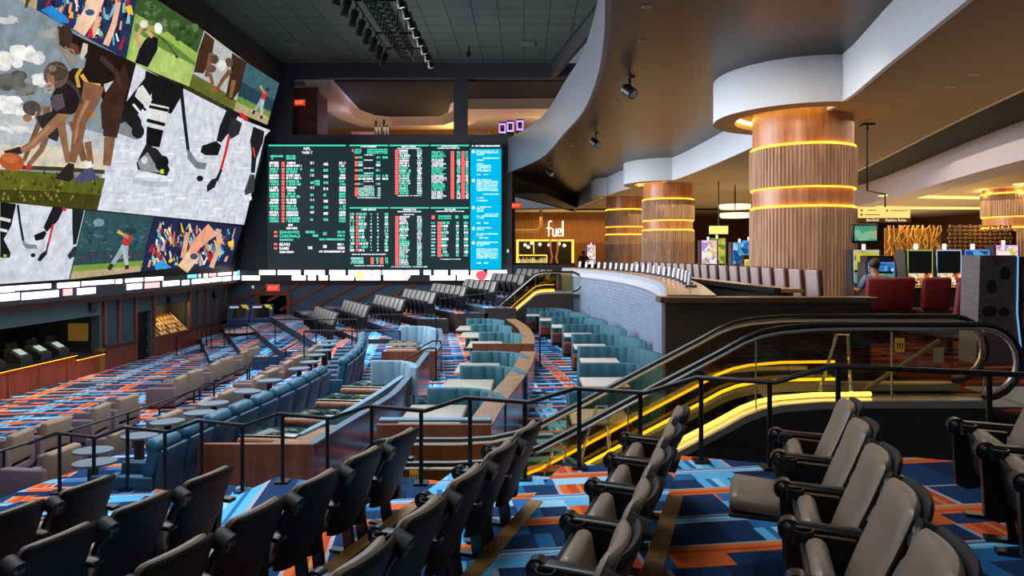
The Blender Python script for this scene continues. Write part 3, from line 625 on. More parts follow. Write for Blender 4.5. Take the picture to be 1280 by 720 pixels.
# --- lower hockey copy
P = Pic((204,207,218), [(-100,245),(0,252),(106,263),(86,349),(0,355),(-100,362)])
P.p((24,24,27), [(0,252),(20,255),(14,282),(4,300),(0,300)]); P.limb((214,216,212), [(0,273),(13,276)], 4); P.limb((214,216,212), [(0,287),(9,289)], 3.5); P.p((30,30,33), [(0,296),(5,300),(13,316),(12,322),(0,322)]); P.limb((190,200,60), [(4,319),(8,320)], 3)
P.limb((32,33,36), [(22,256),(25,280),(29,302)], 3); P.p((130,132,138), [(28,300),(34,305),(46,306),(46,311),(34,311),(28,306)]); P.el((30,30,32), 41, 319, 3.2, 2.6)
P.p((32,32,36), [(66,258),(80,260),(72,276),(58,290),(54,284)]); P.p((26,26,29), [(42,294),(56,288),(58,292),(54,299),(44,301)]); P.limb((206,36,44), [(66,280),(60,306)], 2.4); P.p((34,34,38), [(58,312),(58,318),(50,327),(46,325),(50,318)]); P.limb((60,50,56), [(60,304),(57,318)], 2.2); P.limb((206,40,50), [(78,260),(82,263)], 4)
P.p((34,34,38), [(90,261),(105,263),(100,284),(95,305),(91,306),(90,286)]); P.p((50,50,56), [(92,308),(96,308),(94,320),(86,324),(84,319)])
P.done('picture', 'lower ice hockey picture at left')
# --- lower batter
q = [(106,263),(192,271),(174,339),(86,349)]
P = Pic((50,80,86), q); 
for i in range(70):
    a, b = rs.random(), rs.uniform(.15,.62); P.el(rs.choice([(40,66,84),(62,92,104),(36,58,72),(76,108,116)]), *lerp4(q, .03+.94*a, b), rs.uniform(1,3), rs.uniform(1,2))
P.p((44,72,78), [lerp4(q,0,.6),lerp4(q,1,.6),lerp4(q,1,.80),lerp4(q,0,.80)])
for i in range(22): P.el(rs.choice([(120,50,50),(70,60,80),(140,120,110)]), *lerp4(q, .03+.94*rs.random(), rs.uniform(.63,.74)), 1.6, 1.6)
P.p((120,150,60), [lerp4(q,0,.80),lerp4(q,1,.80),lerp4(q,1,.89),lerp4(q,0,.89)]); P.p((178,160,122), [lerp4(q,0,.89),lerp4(q,1,.89),q[2],q[3]])
P.el((120,156,160), *lerp4(q,.22,.16), 7, 5)
batter(P, FQ(q, 5)); P.done('picture', 'baseball batter picture in the lower row')
# --- lower crowd
q = [(192,271),(303,283),(288,331),(174,339)]
P = Pic((34,42,74), q); crowd(P, lambda r: lerp4(q, r.uniform(.06,.94), r.uniform(.14,.86)), 190, 8, .62)
P.limb((236,196,166), [(226,336),(240,318)], 15, 16); P.limb((230,160,130), [(236,316),(248,300),(264,286)], 9, 18); P.el((60,80,110), 240, 320, 5, 4); P.limb((220,170,140), [(262,334),(270,312),(272,286)], 6, 5); P.limb((216,166,136), [(226,322),(232,290)], 6); P.p((60,150,210), [(190,330),(200,324),(212,334),(192,337)]); P.p((244,200,60), [(282,302),(290,300),(290,308),(284,308)])
P.done('picture', 'crowd of raised hands picture in the lower row')
# ---------------------------------------------------------------- ticker ribbon
M_led = screen_mat('led text', 1.7, None)
tk = thing('ticker_ribbon', 'long bright LED ticker ribbon running under the video wall and odds board', 'ticker', (-17.5, 41.9, Z(-1.35)))
mb = MB(); mb.box((-17.62, 27.5, Z(-1.4)), (.3, 29, .76)); mb.box((-9.4, 41.85, Z(-1.36)), (16.2, .26, .72)); local(tk, mb).build('housing', mat('ticker housing', (40,44,52), .5), tk)
mb = MB(); r = random.Random(5)
x = -17.45
for row, (zz, h) in enumerate(((-1.2, .2), (-1.52, .2))):
    y = 14.0
    while y < 41.5:
        l = r.uniform(.2, 2.2); mb.cur = lin(r.choice([(245,248,255)]*16+[(250,140,140),(90,190,240)]))
        if r.random() < .93: 
            z0 = Z(zz)-h/2*r.uniform(.6,1); mb.quad((x, y, z0), (x, y+l, z0), (x, y+l, z0+h*1.25), (x, y, z0+h*1.25))
        y += l+r.uniform(.05,.35)
y = 41.70
for zz, h in ((-1.16, .28), (-1.49, .28)):
    xx = -17.3
    while xx < -1.7:
        l = r.uniform(.3, 1.6); mb.cur = lin(r.choice([(250,250,255)]*10+[(250,150,150),(244,236,150)]))
        if r.random() < .95: mb.quad((xx, y, Z(zz)-h/2), (xx+l, y, Z(zz)-h/2), (xx+l, y, Z(zz)+h/2), (xx, y, Z(zz)+h/2))
        xx += l+r.uniform(.05,.3)
for cx_, c in ((-10.05,(250,240,120)),(-2.62,(240,60,70)),(-7.3,(240,150,150))):
    mb.cur = lin(c); mb.poly([(cx_+.34*math.cos(2*PI*i/14), y-.004, Z(-1.33)+.3*math.sin(2*PI*i/14)) for i in range(14)])
local(tk, mb).build('lettering', screen_mat('ticker led', 3.0, None), tk)
# ---------------------------------------------------------------- odds board
bd = thing('odds_board', 'wide black LED odds board with green and white betting lines on the back wall', 'odds board', (-8.5, 41.9, Z(2.6)))
yb = 41.78
def OX(px): return (px-CX)/F*yb
def OZ(py): return Z((CY-py)/F*yb)
mb = MB(); mb.box(((OX(334)+OX(628))/2, yb+.1, (OZ(180)+OZ(337))/2), (OX(628)-OX(334), .19, OZ(180)-OZ(337))); local(bd, mb).build('panel', mat('odds board black', (20,28,36), .35, emit=((24,46,50), .75)), bd)  # green panel emission stands in for bloom around the LED text
mb = MB(); Lr = random.Random(3); GRN, WHT, RED = (84,220,184), (236,240,244), (214,96,92)
yq = yb-.006
def bar(px0, px1, py0, py1, c, dy=0): mb.cur = lin(c); mb.quad((OX(px0), yq-dy, OZ(py1)), (OX(px1), yq-dy, OZ(py1)), (OX(px1), yq-dy, OZ(py0)), (OX(px0), yq-dy, OZ(py0)))
def glyphs(px0, px1, py, h, c, cw=1.15):
    """a line of LED characters: little upright and level dashes"""
    x = px0
    while x+cw <= px1+.2:
        if Lr.random() > .1:
            k = Lr.randrange(4); a, b_ = x, x+cw*.8
            if k in (0,1,3): bar(a, a+cw*.28, py, py+h, c)
            if k in (0,2): bar(a, b_, py, py+h*.24, c)
            if k in (1,2,3): bar(a, b_, py+h*.4, py+h*.62, c)
            if k in (0,2,3): bar(a, b_, py+h*.78, py+h, c)
            if k in (0,3): bar(b_-cw*.25, b_, py, py+h, c)
        x += cw
def words_(s, px, py, h, c, ww=1.0, center=False):
    mb.cur = lin(c); vs, fs = text_mb(s, 1.0, ww); w0 = min(v[0] for v in vs); w1 = max(v[0] for v in vs); h0 = min(v[1] for v in vs); h1 = max(v[1] for v in vs); k = (OZ(py)-OZ(py+h))/(h1-h0)
    ox = OX(px)-(w0*k if not center else (w0+w1)/2*k); mb.add([(ox+x*k, yq-.002, OZ(py+h)+(y-h0)*k) for x, y in vs], fs)
for a, b_, y in ((336,432,181),(437,485,181),(487,536,181),(538,586,181),(437,485.5,259),(487.5,536,259),(538,586,259)): bar(a, b_, y, y+1.7, (60,190,150))
words_('NFL', 384, 184, 3.6, WHT, 1, True); words_('WEEK 7', 384, 189.3, 3.0, WHT, .9, True)
glyphs(338,355,194,2.4,GRN); glyphs(358,370,194,2.4,GRN); glyphs(358,370,197,2.4,GRN); glyphs(338,342,197,2.4,GRN)
y = 202.2; col = WHT
for i in range(10):
    for j in (0, 1):
        yy = y+j*3.5; glyphs(337,349,yy,2.9,col); bar(352,355.8,yy,yy+2.9,RED); glyphs(358,358+Lr.uniform(10,20),yy,2.9,col)
    glyphs(388,393,y+(1.5 if i%2 else 0),3,col); glyphs(404.5,410.5,y+1.4,3.2,col); glyphs(424,432,y,2.9,col); glyphs(424,432,y+3.5,2.9,col)
    if i == 3: glyphs(393,400,y,2.9,col); glyphs(393,400,y+3.5,2.9,col)
    y += 7.7; col = GRN if col == WHT else WHT
glyphs(358,366,280,2.6,WHT); glyphs(358,372,284,2.6,WHT)
for s, yy, c in (('SEAHAWKS',288.3,GRN),('CARDINALS',293.2,GRN),('BEARS',303.5,WHT),('RAMS',308.6,WHT)): words_(s, 349.5, yy, 3.8, c, .92); bar(342.3,346.8,yy+.4,yy+3.2,RED)
glyphs(349.5,368,298.6,2.4,GRN); glyphs(349.5,368,313.8,2.4,WHT)
glyphs(382,394,288.5,3,GRN); glyphs(391,398,293,3,GRN); glyphs(404,409,290,4,GRN,1.5); glyphs(422,432,288.5,3,GRN); glyphs(422,432,293,3,GRN); glyphs(399,432,298,2.4,GRN)
glyphs(385,391,308,3.5,WHT,1.4); glyphs(404,409,306,4,WHT,1.5); glyphs(422,432,304,3,WHT); glyphs(422,432,308.5,3,WHT); glyphs(399,432,313.2,2.4,WHT)
# second column top
glyphs(451,471,182.2,2,WHT,.9); bar(440,442,186.5,190,RED)
for yy in (186,188.5,190.5): glyphs(443,452,yy,1.7,GRN,.8); glyphs(459,485,yy,1.7,GRN,.8)
for yy in (193,199.5,209.5,215.8,226,232.2): glyphs(455,467,yy,1.3,WHT,.8)
for yy, c in ((195.4,GRN),(201.5,GRN),(205,WHT),(211.5,GRN),(218.3,GRN),(222,WHT),(228.5,GRN)):
    bar(443.5,447.5,yy,yy+2.9,RED); glyphs(448,454 if yy not in (218.3,222) else 466,yy,2.7,c,.9); glyphs(470,476,yy,2.7,c,.9)
    if yy in (195.4,218.3,222): glyphs(478,485,yy,2.7,c,.9)
for i in range(6): yy = 234.3+i*1.9; bar(443.5,447.5,yy,yy+1.6,RED); glyphs(448,468,yy,1.5,(170,224,214),.8); glyphs(472,476.5,yy,1.5,(170,224,214),.8)
glyphs(446,476,246.6,1.1,WHT,.8)
def tall(px0, y0, y1, n, xs, seed):
    rr = random.Random(seed); h = (y1-y0)/n
    for i in range(n):
        yy = y0+i*h; bar(px0, px0+4.4, yy, yy+h*.86, RED); glyphs(px0+5.2, px0+xs+rr.uniform(-2,2), yy, h*.8, rr.choice([WHT,(170,226,214),GRN]), .85); glyphs(521.5, 527.5, yy, h*.8, rr.choice([WHT,(170,226,214)]), .85)
glyphs(502,520,182.2,2,WHT,.9); glyphs(497,526,184.8,1.3,WHT,.8); tall(493.8,187,243.5,18,18,1); glyphs(497,527,244,1.2,WHT,.8)
# fourth column top
glyphs(552,573,181.8,1.7,WHT,.9); glyphs(547,577,184.4,1.5,WHT,.9)
for i in range(24):
    yy = 189+i*2.5; c = GRN if (i//4) % 2 == 0 else WHT
    glyphs(539.5,539.5+Lr.uniform(12,19),yy,1.9,c,.85); bar(563.3,567.8,yy,yy+2.1,RED); glyphs(571,576,yy,1.9,c,.9); bar(576.6,581,yy,yy+2.1,RED); glyphs(582,586,yy,1.9,c,.9)
# bottom row
glyphs(452,470,261,2,WHT,.9)
for i in range(12):
    yy = 266+i*4.1; c = GRN if i % 2 == 0 else WHT
    glyphs(437.5,443,yy,3.2,c,.9); bar(445,447.6,yy,yy+3.2,RED); glyphs(448.5,458+Lr.uniform(-2,3),yy,3.2,c,.9); glyphs(463,465.5,yy+.6,2.2,c,1); glyphs(471.5,474,yy+.6,2.2,c,1); glyphs(481,485.5,yy,3.2,c,.9)
glyphs(440,483,317.2,1.4,WHT,.8)
for i in range(4): yy = 321.8+i*2.1; glyphs(438.5,455,yy,1.7,GRN if i % 2 else (180,230,220),.85); bar(463.2,467.3,yy,yy+2,RED); glyphs(470,474,yy,1.7,GRN,.9); bar(475,479.3,yy,yy+2,RED); glyphs(481.5,485.5,yy,1.7,GRN,.9)
glyphs(443,480,331.6,1.1,WHT,.8)
glyphs(504,520,261,2,WHT,.9); glyphs(497,527,263.8,1.4,WHT,.8); glyphs(504,518,267.4,1.4,WHT,.8); tall(494,270,332,24,16,2); glyphs(489,535,332.8,1.3,WHT,.8)
glyphs(556,570,261,2,WHT,.9); glyphs(545,580,263.4,1.4,WHT,.8); bar(539.5,543.5,269.2,274,RED); glyphs(547,564,269.2,1.9,GRN,.85); glyphs(547,564,272,1.9,GRN,.85); glyphs(569,574,269.2,4,GRN,.9); glyphs(579,586,269.2,4,GRN,.9)
for i in range(11):
    yy = 277+i*4.05; c = GRN if i % 2 == 0 else WHT; glyphs(539,545,yy+.6,2,c,.9); bar(546.8,551.6,yy,yy+3.6,RED); glyphs(552,560+Lr.uniform(-2,3),yy,3,c,.9); glyphs(570,574,yy,3,c,.9); glyphs(580,586,yy,3,c,.9)
glyphs(550,576,323.4,1.1,WHT,.8)
# blue message column
bar(588,626.5,186,336.5,(0,150,190)); glyphs(590,625,181.4,2,WHT,.95)
yq -= .003
for a, b_, rows in ((188,218,((0,'t'),(2.2,'t'),(4.4,'s'),(9,'u'),(11.4,'s'),(16,'s'),(18.2,'m'),(20.4,'m'),(22.6,'m'),(24.8,'m'),(29.5,'i'))),(224,252,((0,'m'),(2.2,'t'),(4.4,'t'),(6.6,'t'),(8.8,'t'),(11,'t'),(13.2,'t'),(18,'u'),(22.6,'s'),(26,'i'))),(258,278,((0,'m'),(2.2,'s'),(5,'s'),(9,'u'),(11.4,'t'),(13.6,'s'),(20,'i'))),(284,298,((0,'m'),(2.2,'s'),(7.5,'t'),(9.6,'s'),(12.6,'i'))),(302,330,((0,'t'),(2.2,'m'),(4.4,'s'),(8.6,'t'),(10.8,'t'),(13,'t'),(15.2,'t'),(17.4,'t'),(19.6,'t'),(26,'i')))):
    mb.cur = lin((214,240,246)); yc_ = a+1.6; mb.poly([(OX(591.8+2*math.cos(2*PI*i/12)), yq, OZ(yc_+2*math.sin(2*PI*i/12))) for i in range(12)])
    bar(588,626.5,b_+3.4,b_+3.8,(0,120,160))
    for d, k in rows: glyphs(*{'t':(595.5,623),'m':(596,614),'s':(596,605),'u':(604,624),'i':(596,612)}[k], a+d, 1.5, (206,236,244), .9 if k != 'i' else 3)
local(bd, mb).build('lettering', M_led, bd)
# ---------------------------------------------------------------- ribbed columns with lit bands and white collars
M_rib = wood('ribbed oak', (148,116,94), (188,152,126), .5, (6,6,.8)); M_plain = wood('plain cherry drum', (140,88,56), (178,122,80), .38, (7,7,.7))
G_amber = glow('amber strip light', (255,172,30), 9); G_cove = glow('warm cove light', (255,206,96), 11)
M_collar = mat('white collar plaster', (208,212,220), .7, noise=(.8,.03)); M_collar_in = mat('cove plaster', (226,200,150), .8)
def column(x, y, R, label, full=True, zt=LC, collar=True, rc=None):
    t = thing('ribbed_column', label, 'column', (x, y, Z(CASINO)), 0, 'ribbed lit columns')
    H = zt-CASINO; g = lambda rel: rel-CASINO
    def ribs(z0, z1, r):
        mb = MB(); n = 84; rows = []
        for zz in (z0, z1): rows.append([((r if (j % 4) in (1,2) else r-.055)*math.cos(2*PI*(j-.5*((j % 4) == 1)*0)/(4*n)), (r if (j % 4) in (1,2) else r-.055)*math.sin(2*PI*j/(4*n)), zz) for j in range(4*n)])
        mb.grid(rows, close_u=True); m = 4*n; mb.add([(0,0,z1)]+rows[1], [(0, i+1, (i+1) % m+1) for i in range(m)]); mb.add([(0,0,z0)]+rows[0], [(0, (i+1) % m+1, i+1) for i in range(m)])
        return mb.build('ribbed_band', M_rib, t)
    ribs(0, g(1.25), R); ribs(g(1.82), g(2.93), R)
    for z0, z1 in ((g(1.25), g(1.82)), (g(2.93), H+.5)):
        mb = MB(); mb.lathe([(R-.09, z0), (R-.09, z1)], n=64); mb.build('plain_band', M_plain, t, smooth=True)
    for zz in (g(1.27), g(2.95), g(1.79)):
        mb = MB(); mb.lathe([(R-.085, zz), (R-.03, zz), (R-.03, zz+.035), (R-.085, zz+.035), (R-.085, zz)], n=64) if zz < g(1.5) or zz > g(2.5) else mb.lathe([(R-.085, zz), (R-.04, zz), (R-.04, zz+.02), (R-.085, zz+.02)], n=64)
        mb.build('strip_light', G_amber, t)
    if collar:
        rc = rc or 2.45
        mb = MB(); mb.lathe([(rc, H-.012), (rc, g(BR)+.02)], n=72); mb.build('collar', M_collar, t, smooth=True)
        mb = MB(); mb.lathe([(rc-.6, H+.5), (rc-.6, H-.012), (rc, H-.012)], n=72); mb.lathe([(rc-.6, H+.5), (R-.1, H+.5)], n=72); mb.build('collar_soffit', M_tanc, t)
        mb = MB(); mb.lathe([(rc-.61, H+.14), (rc-.74, H+.14), (rc-.74, H+.2), (rc-.61, H+.2)], n=64); mb.build('cove_light', G_cove, t)
    return t
column(7.97, 19.5, 1.44, 'nearest broad ribbed wood column with glowing bands, standing by the bar chairs')
column(8.0, 37.8, 1.44, 'middle ribbed wood column with white collar, second from the camera')
column(7.0, 46.6, 1.44, 'farthest ribbed wood column of the row, half hidden behind the middle one')
# ---------------------------------------------------------------- curved tiled bar front, bar top, screens and chairs
def tile_mat(name, c1, c2, mort, bwid, rh):
    m = bpy.data.materials.new(name); m.use_nodes = True; nt = m.node_tree; N = nt.nodes; b = N['Principled BSDF']
    u = N.new('ShaderNodeUVMap'); t = N.new('ShaderNodeTexBrick'); t.offset = .5; t.inputs['Scale'].default_value = 1; t.inputs['Brick Width'].default_value = bwid; t.inputs['Row Height'].default_value = rh; t.inputs['Mortar Size'].default_value = .012
    t.inputs['Color1'].default_value = (*lin(c1), 1); t.inputs['Color2'].default_value = (*lin(c2), 1); t.inputs['Mortar'].default_value = (*lin(mort), 1)
    nt.links.new(u.outputs[0], t.inputs[0]); nt.links.new(t.outputs[0], b.inputs['Base Color']); b.inputs['Roughness'].default_value = .28
    bp = N.new('ShaderNodeBump'); bp.inputs['Strength'].default_value = .3; nt.links.new(t.outputs[1], bp.inputs['Height']); bp.invert = True; nt.links.new(bp.outputs[0], b.inputs['Normal'])
    return m
M_tilew = tile_mat('pale blue glazed tile', (112,126,146), (130,142,162), (94,106,124), .26, .13)
tile = arc_path(tilepts, 72); T_ = resamp(tile, 73); TX = xy(T_)
mb = MB(); mb.strip(TX, offs(TX, -.3), Z(MID), Z(-1.12)); o = struct(mb, 'wall_right.001', M_tilew, smooth=True)
uv = o.data.uv_layers.new(name='UVMap'); me = o.data
d = [0]
for a, b_ in zip(T_, T_[1:]): d.append(d[-1]+(b_-a).length)
for p in me.polygons:
    for li in p.loop_indices:
        vi = me.loops[li].vertex_index; uv.data[li].uv = (d[min(vi//4, 72)], me.vertices[vi].co.z)
M_stone = mat('pale stone ledge', (176,174,182), .4, noise=(3,.08)); M_barwood = wood('golden bar top', (126,88,54), (166,122,78), .3, (3,3,3), .4)
mb = MB(); mb.strip(offs(TX, .05), offs(TX, -.35), Z(-1.12), Z(-.92)); struct(mb, 'trim_50', M_stone, smooth=True)
bar_ = thing('bar_counter', 'long curved bar counter with golden top along the tiled wall', 'bar counter', (3.4, 20, Z(CASINO)))
mb = MB(); mb.strip(offs(TX, .0), offs(TX, -.34), Z(-.92), Z(-.765)); local(bar_, mb).build('front_ledge', mat('grey ledge front', (150,154,164), .4), bar_, smooth=True)
mb = MB(); mb.strip(offs(TX, -.02), offs(TX, -.85), Z(-.765), Z(-.72)); local(bar_, mb).build('counter_top', M_barwood, bar_)
mb = MB(); mb.strip(offs(TX, -.3), offs(TX, -.8), Z(CASINO), Z(-.765)); local(bar_, mb).build('counter_body', M_brown, bar_)
chp = arc_path([(6.35,14.2),(6.1,17.6),(5.95,20.4),(5.75,22.2),(5.5,25.5),(5.2,28.3),(4.6,31.5),(3.9,34.5)], 56); CP = resamp(chp, 57)
CPX = xy(CP); inner = [(p[0]-.5, p[1]) for p in CPX]
mb = MB(); mb.strip([(p[0]-1.0, p[1]) for p in CPX], inner, Z(-.82), Z(-.74)); local(bar_, mb).build('guest_top', M_barwood, bar_)
mb = MB(); mb.strip([(p[0]-.85, p[1]) for p in CPX], [(p[0]-.72, p[1]) for p in CPX], Z(CASINO), Z(-.82)); local(bar_, mb).build('guest_front', M_brown, bar_)
mb = MB(); mb.strip([(p[0]-1.12, p[1]) for p in CPX], [(p[0]-.98, p[1]) for p in CPX], Z(-.84), Z(-.72)); local(bar_, mb).build('edge_trim', mat('black edge rail', (26,24,24), .25), bar_)
# near end wall of the bar
mb = MB(); mb.box((4.16, 11.75, Z(-2.3)), (3.5, .3, 2.9)); mb.box((5.8,11.9,Z(-2.3)), (.25,.6,2.9)); struct(mb, 'wall_right.002', mat('dark umber panel', (52,42,40), .6, noise=(2,.15)))
mb = MB(); mb.box((4.16, 11.72, Z(-.79)), (3.7, .42, .09)); struct(mb, 'trim_51', wood('bar end cap', (70,48,32), (104,74,48), .35))
# bar-top screens, backs to the hall
p_ = thing('bar_screen', '', 'screen', (0,0,0), 0, 'bar-top screens along the tiled wall')
mb = MB(); mb.rbox((0,0,.23), (.30,.05,.36), .02, rx=-.12); mb.build('housing', mat('white plastic', (214,216,222), .4), p_)
mb = MB(); mb.box((0,.045,.24), (.26,.008,.30), rx=-.12); mb.build('display', glow('blue game display', (60,110,170), .8), p_)
mb = MB(); mb.box((0,.05,.03), (.26,.3,.06)); mb.build('stand', mat('dark steel', (70,84,104), .4, metal=.4), p_)
pl = Placer(p_); TT = resamp(tile, 200); n = 22
for i in range(n):
    q = (i/(n-1))**.85; j = int(24+q*165); a, b_ = TT[j], TT[j+1]; t = (b_-a).normalized(); nn = Vector((t.y, -t.x, 0)); ps = a+nn*.5
    pl((ps.x, ps.y, Z(-.72)), math.atan2(nn.y, nn.x)-PI/2, f'white bar-top game screen, {ORD[i]} along the tiled bar edge from its near end', scale=(.8,.8,.78))
# bar chairs
M_maroon = mat('maroon leather', (64,24,28), .42, noise=(6,.2)); M_mauve = mat('mauve grey upholstery', (142,124,124), .65, noise=(12,.12))
c_ = thing('bar_chair', '', 'chair', (0,0,0), 0, 'chairs along the bar')
mb = MB(); mb.rbox((0,.235,1.1), (.5,.06,.62), .05, rx=.1); mb.build('back_pad', M_mauve, c_, smooth=True)
mb = MB(); mb.rbox((0,.30,1.1), (.54,.09,.66), .04, rx=.1); mb.build('back_shell', M_maroon, c_, smooth=True)
mb = MB(); mb.rbox((0,-.02,.76), (.52,.5,.14), .05); mb.build('seat', M_maroon, c_, smooth=True)
for sx in (-1, 1):
    for sy in (-1, 1): mb = MB(); mb.cyl((sx*.2,sy*.18,.7), (sx*.24,sy*.24,0), .022, 8); mb.build('leg', M_black, c_)
pl = Placer(c_); n = 20
dcp = resamp(arc_path([(6.28,15.6),(6.1,17.6),(5.95,20.4),(5.75,22.2),(5.5,25.5),(5.2,28.3),(4.6,31.5)], 50), n+1)
for i in range(n):
    a, b_ = dcp[i], dcp[i+1]; t = (b_-a).normalized()
    pl((a.x+.12, a.y, Z(CASINO)), math.atan2(t.y, t.x)-PI, f'mauve and maroon bar chair, {ORD[i]} from the broad column along the bar', scale=(1,1,1.12))
# ---------------------------------------------------------------- theatre seats of the near stand
K = 1.117
M_tan = mat('taupe leather', (122,106,92), .38, noise=(7,.18), bump=(40,.08)); M_shell = mat('black seat shell', (20,21,22), .55, spec=.3, bump=(120,.05)); M_blk = mat('black moulded plastic', (16,17,18), .32, spec=.5)
def seat_proto(up=True):
    t = thing('theatre_seat', '', 'theatre seat')
    th = math.radians(22); B0 = (-.27, .33)
    def panel(front, rear, wid, L0, L1, bulge):
        """leaning, rounded-top slab between the offsets rear..front, measured square to the lean"""
        mb = MB(); n = 18; m = 12; rows = []
        for i in range(n+1):
            s = i/n; s = 1-(1-s)**1.6; L = L0+(L1-L0)*s; k = max(0, (L-(L1-.12))/.12); w_ = wid*(.90+.10*min(1, s*1.6))*(1-.04*k*k-.13*k**8)
            kb = max(0, 1-(L-L0)/.05); w_ *= 1-.12*kb*kb
            f, b_ = [], []
            for j in range(m+1):
                q = j/m*2-1; q = math.copysign(abs(q)**.8, q); x = q*w_/2; edge = max(0, 1-abs(q)**5)**.5; tp = max(0, 1-k**4)**.5
                lum = bulge*(.5*math.sin(PI*min(1, max(0, (L-L0)/.36)))+.8*math.sin(PI*min(1, max(0, (L-L0-.36)/.32)))) if bulge else 0
                wrap = .035*q*q
                mid = (front+rear)/2; h = (front-rear)/2
                df, dr_ = mid+(h+lum)*edge*tp+wrap, mid-h*edge*tp+wrap; Lz = L-.02*q*q*k
                P_ = lambda d: (x, B0[0]-math.sin(th)*(Lz)+math.cos(th)*d, B0[1]+math.cos(th)*Lz+math.sin(th)*d)
                f.append(P_(df)); b_.append(P_(dr_))
            rows.append(f+b_[::-1])
        mb.grid(rows, close_u=True); mb.poly(rows[0][::-1]); mb.poly(rows[-1]); return mb
    panel(.07, -.0, .472, .03, .603, .012).scaled(K).build('back_cushion', M_tan, t, smooth=True, angle=60)
    panel(.012, -.032, .492, -.04, .632, 0).scaled(K).build('back_shell', M_shell, t, smooth=True, angle=60)
    mb = MB()
    if up: mb.rbox((0,-.115,.435), (.43,.31,.10), .048, rx=math.radians(80))
    else: mb.rbox((0,.09,.41), (.45,.46,.11), .05, rx=math.radians(4))
    mb.scaled(K).build('seat_cushion', M_tan, t, smooth=True, angle=60)
    mb = MB()
    if up: mb.rbox((0,-.056,.425), (.39,.27,.026), .012, rx=math.radians(80))
    else: mb.rbox((0,.10,.35), (.44,.44,.03), .012)
    mb.scaled(K).build('seat_pan', M_blk, t)
    for sx in (-.20, .20):
        mb = MB(); mb.box((sx,-.16,.17), (.035,.09,.36), rx=-.15); mb.box((sx,-.14,.012), (.07,.26,.024)); mb.scaled(K).build('foot', M_blk, t)
    # arm console on the far side, with ball end, pad and cup ring
    mb = MB(); mb.extr([(-.24,.22),(-.05,.15),(.02,.18),(.04,.56),(-.28,.55)], (0,1,0), (0,0,1), (1,0,0), (.275,0,0), .05); mb.scaled(K).build('arm_console', M_blk, t)
    mb = MB(); mb.rbox((.30,-.20,.585), (.085,.40,.035), .015, rx=.02); mb.scaled(K).build('arm_pad', M_blk, t, smooth=True)
    mb = MB(); mb.ball((.30,.015,.57), .054, 8); mb.cyl((.268,.015,.57),(.332,.015,.57),.056,16); mb.scaled(K).build('ball_end', M_blk, t, smooth=True)
    mb = MB(); mb.lathe([(.040,.53),(.048,.53),(.050,.60),(.043,.60),(.040,.535),(0,.535)], (.235,-.04,0), 16); mb.scaled(K).build('cup_ring', M_blk, t, smooth=True)
    # side strut with round drum beside the back
    def bp(d, x, y=0): return (x, -.27-math.sin(th)*d+y, .33+math.cos(th)*d)
    mb = MB(); mb.tube([bp(.33,-.285,.04), bp(.40,-.285,.04), bp(.50,-.285,.01)], [.03,.026,.024], 8); mb.scaled(K).build('side_strut', M_blk, t, smooth=True)
    c0 = Vector(bp(.52,-.285,.01)); ax = Vector((0, math.cos(th), math.sin(th)))
    mb = MB(); mb.cyl(c0-ax*.05, c0+ax*.05, .062, 18); 
    dr = mb.scaled(K).build('drum', M_shell, t, smooth=True)
    for sgn in (-1, 1):
        u = Vector((1,0,0)); v = ax.cross(u); o = c0+ax*.0502*sgn; mb = MB()
        out = [o+(u*math.cos(q)+v*math.sin(q))*(.023+.018*math.cos(3*q+.6)) for q in [2*PI*i/30 for i in range(30)]]
        mb.add([p-ax*.001 for p in out]+[p+ax*.001 for p in out], [tuple(range(29,-1,-1)), tuple(range(30,60))]+[(i,(i+1)%30,30+(i+1)%30,30+i) for i in range(30)])
        mb.scaled(K).build('drum_socket', mat('grey socket', (92,96,98), .4), dr)
    return refresh(t)
RZ = PI/2-TH
rows_ = {1: (5.61, 3), 2: (5.65, 6), 3: (5.83, 6), 4: (5.68, 6), 5: (5.76, 7), 6: (4.69, 6), 7: (4.59, 4)}
rown = {1: 'rightmost row', 2: 'second row from the right', 3: 'row just right of the stepped aisle', 4: 'row just left of the stepped aisle', 5: 'third row from the left', 6: 'second row from the left', 7: 'leftmost row'}
PU = Placer(seat_proto(True)); PD = None
for k, (a0, n) in rows_.items():
    for i in range(n):
        x, y = AB(a0-.67*i, 1.0643+(k-3)*PITCH)
        down = (k == 2 and i == 1)
        lab = f'taupe theatre seat, {ORD[i]} from the railing in the {rown[k]}'
        if down:
            PD = PD or Placer(seat_proto(False)); PD((x, y, Z(lev(k))), RZ, 'taupe theatre seat with its cushion folded down, in the second row from the right', 'theatre seats in the near stand')
        else: PU((x, y, Z(lev(k))), RZ, lab, 'theatre seats in the near stand')
# ---------------------------------------------------------------- far stand: platforms, rows of small seats
far = [(1.1,34.9,2.0),(-.29,34.5,2.25),(-1.63,32.2,2.5),(-3.1,32.5,2.75),(-4.47,31.7,3.0),(-5.78,30.7,3.25),(-7.28,30.2,3.5),(-8.46,29.35,3.75)]
fs_ = math.radians(28); du = Vector((-math.sin(fs_), math.cos(fs_), 0)); dv = Vector((-math.cos(fs_), -math.sin(fs_), 0))
for j, (x, y, h) in enumerate(far):
    near = 27.8 if j >= 5 else 31.2 if j >= 2 else 34.2
    base = Vector((x, y, 0)); lo = base+dv*.62; hi = base-dv*.66
    def at(p, yy): return (p.x+du.x*(yy-p.y)/du.y, yy)
    if j == 0: hi = hi-dv*1.5
    mb = MB(); mb.prism([at(lo, near), at(hi, near), at(hi, 41.95), at(lo, 41.95)], Z(PIT)-.1, Z(-h)); slab(mb, 'floor', CARPET, None if j in (2,3,4,6) else mat('navy riser carpet', (34,62,98), .9, noise=(6,.3)))
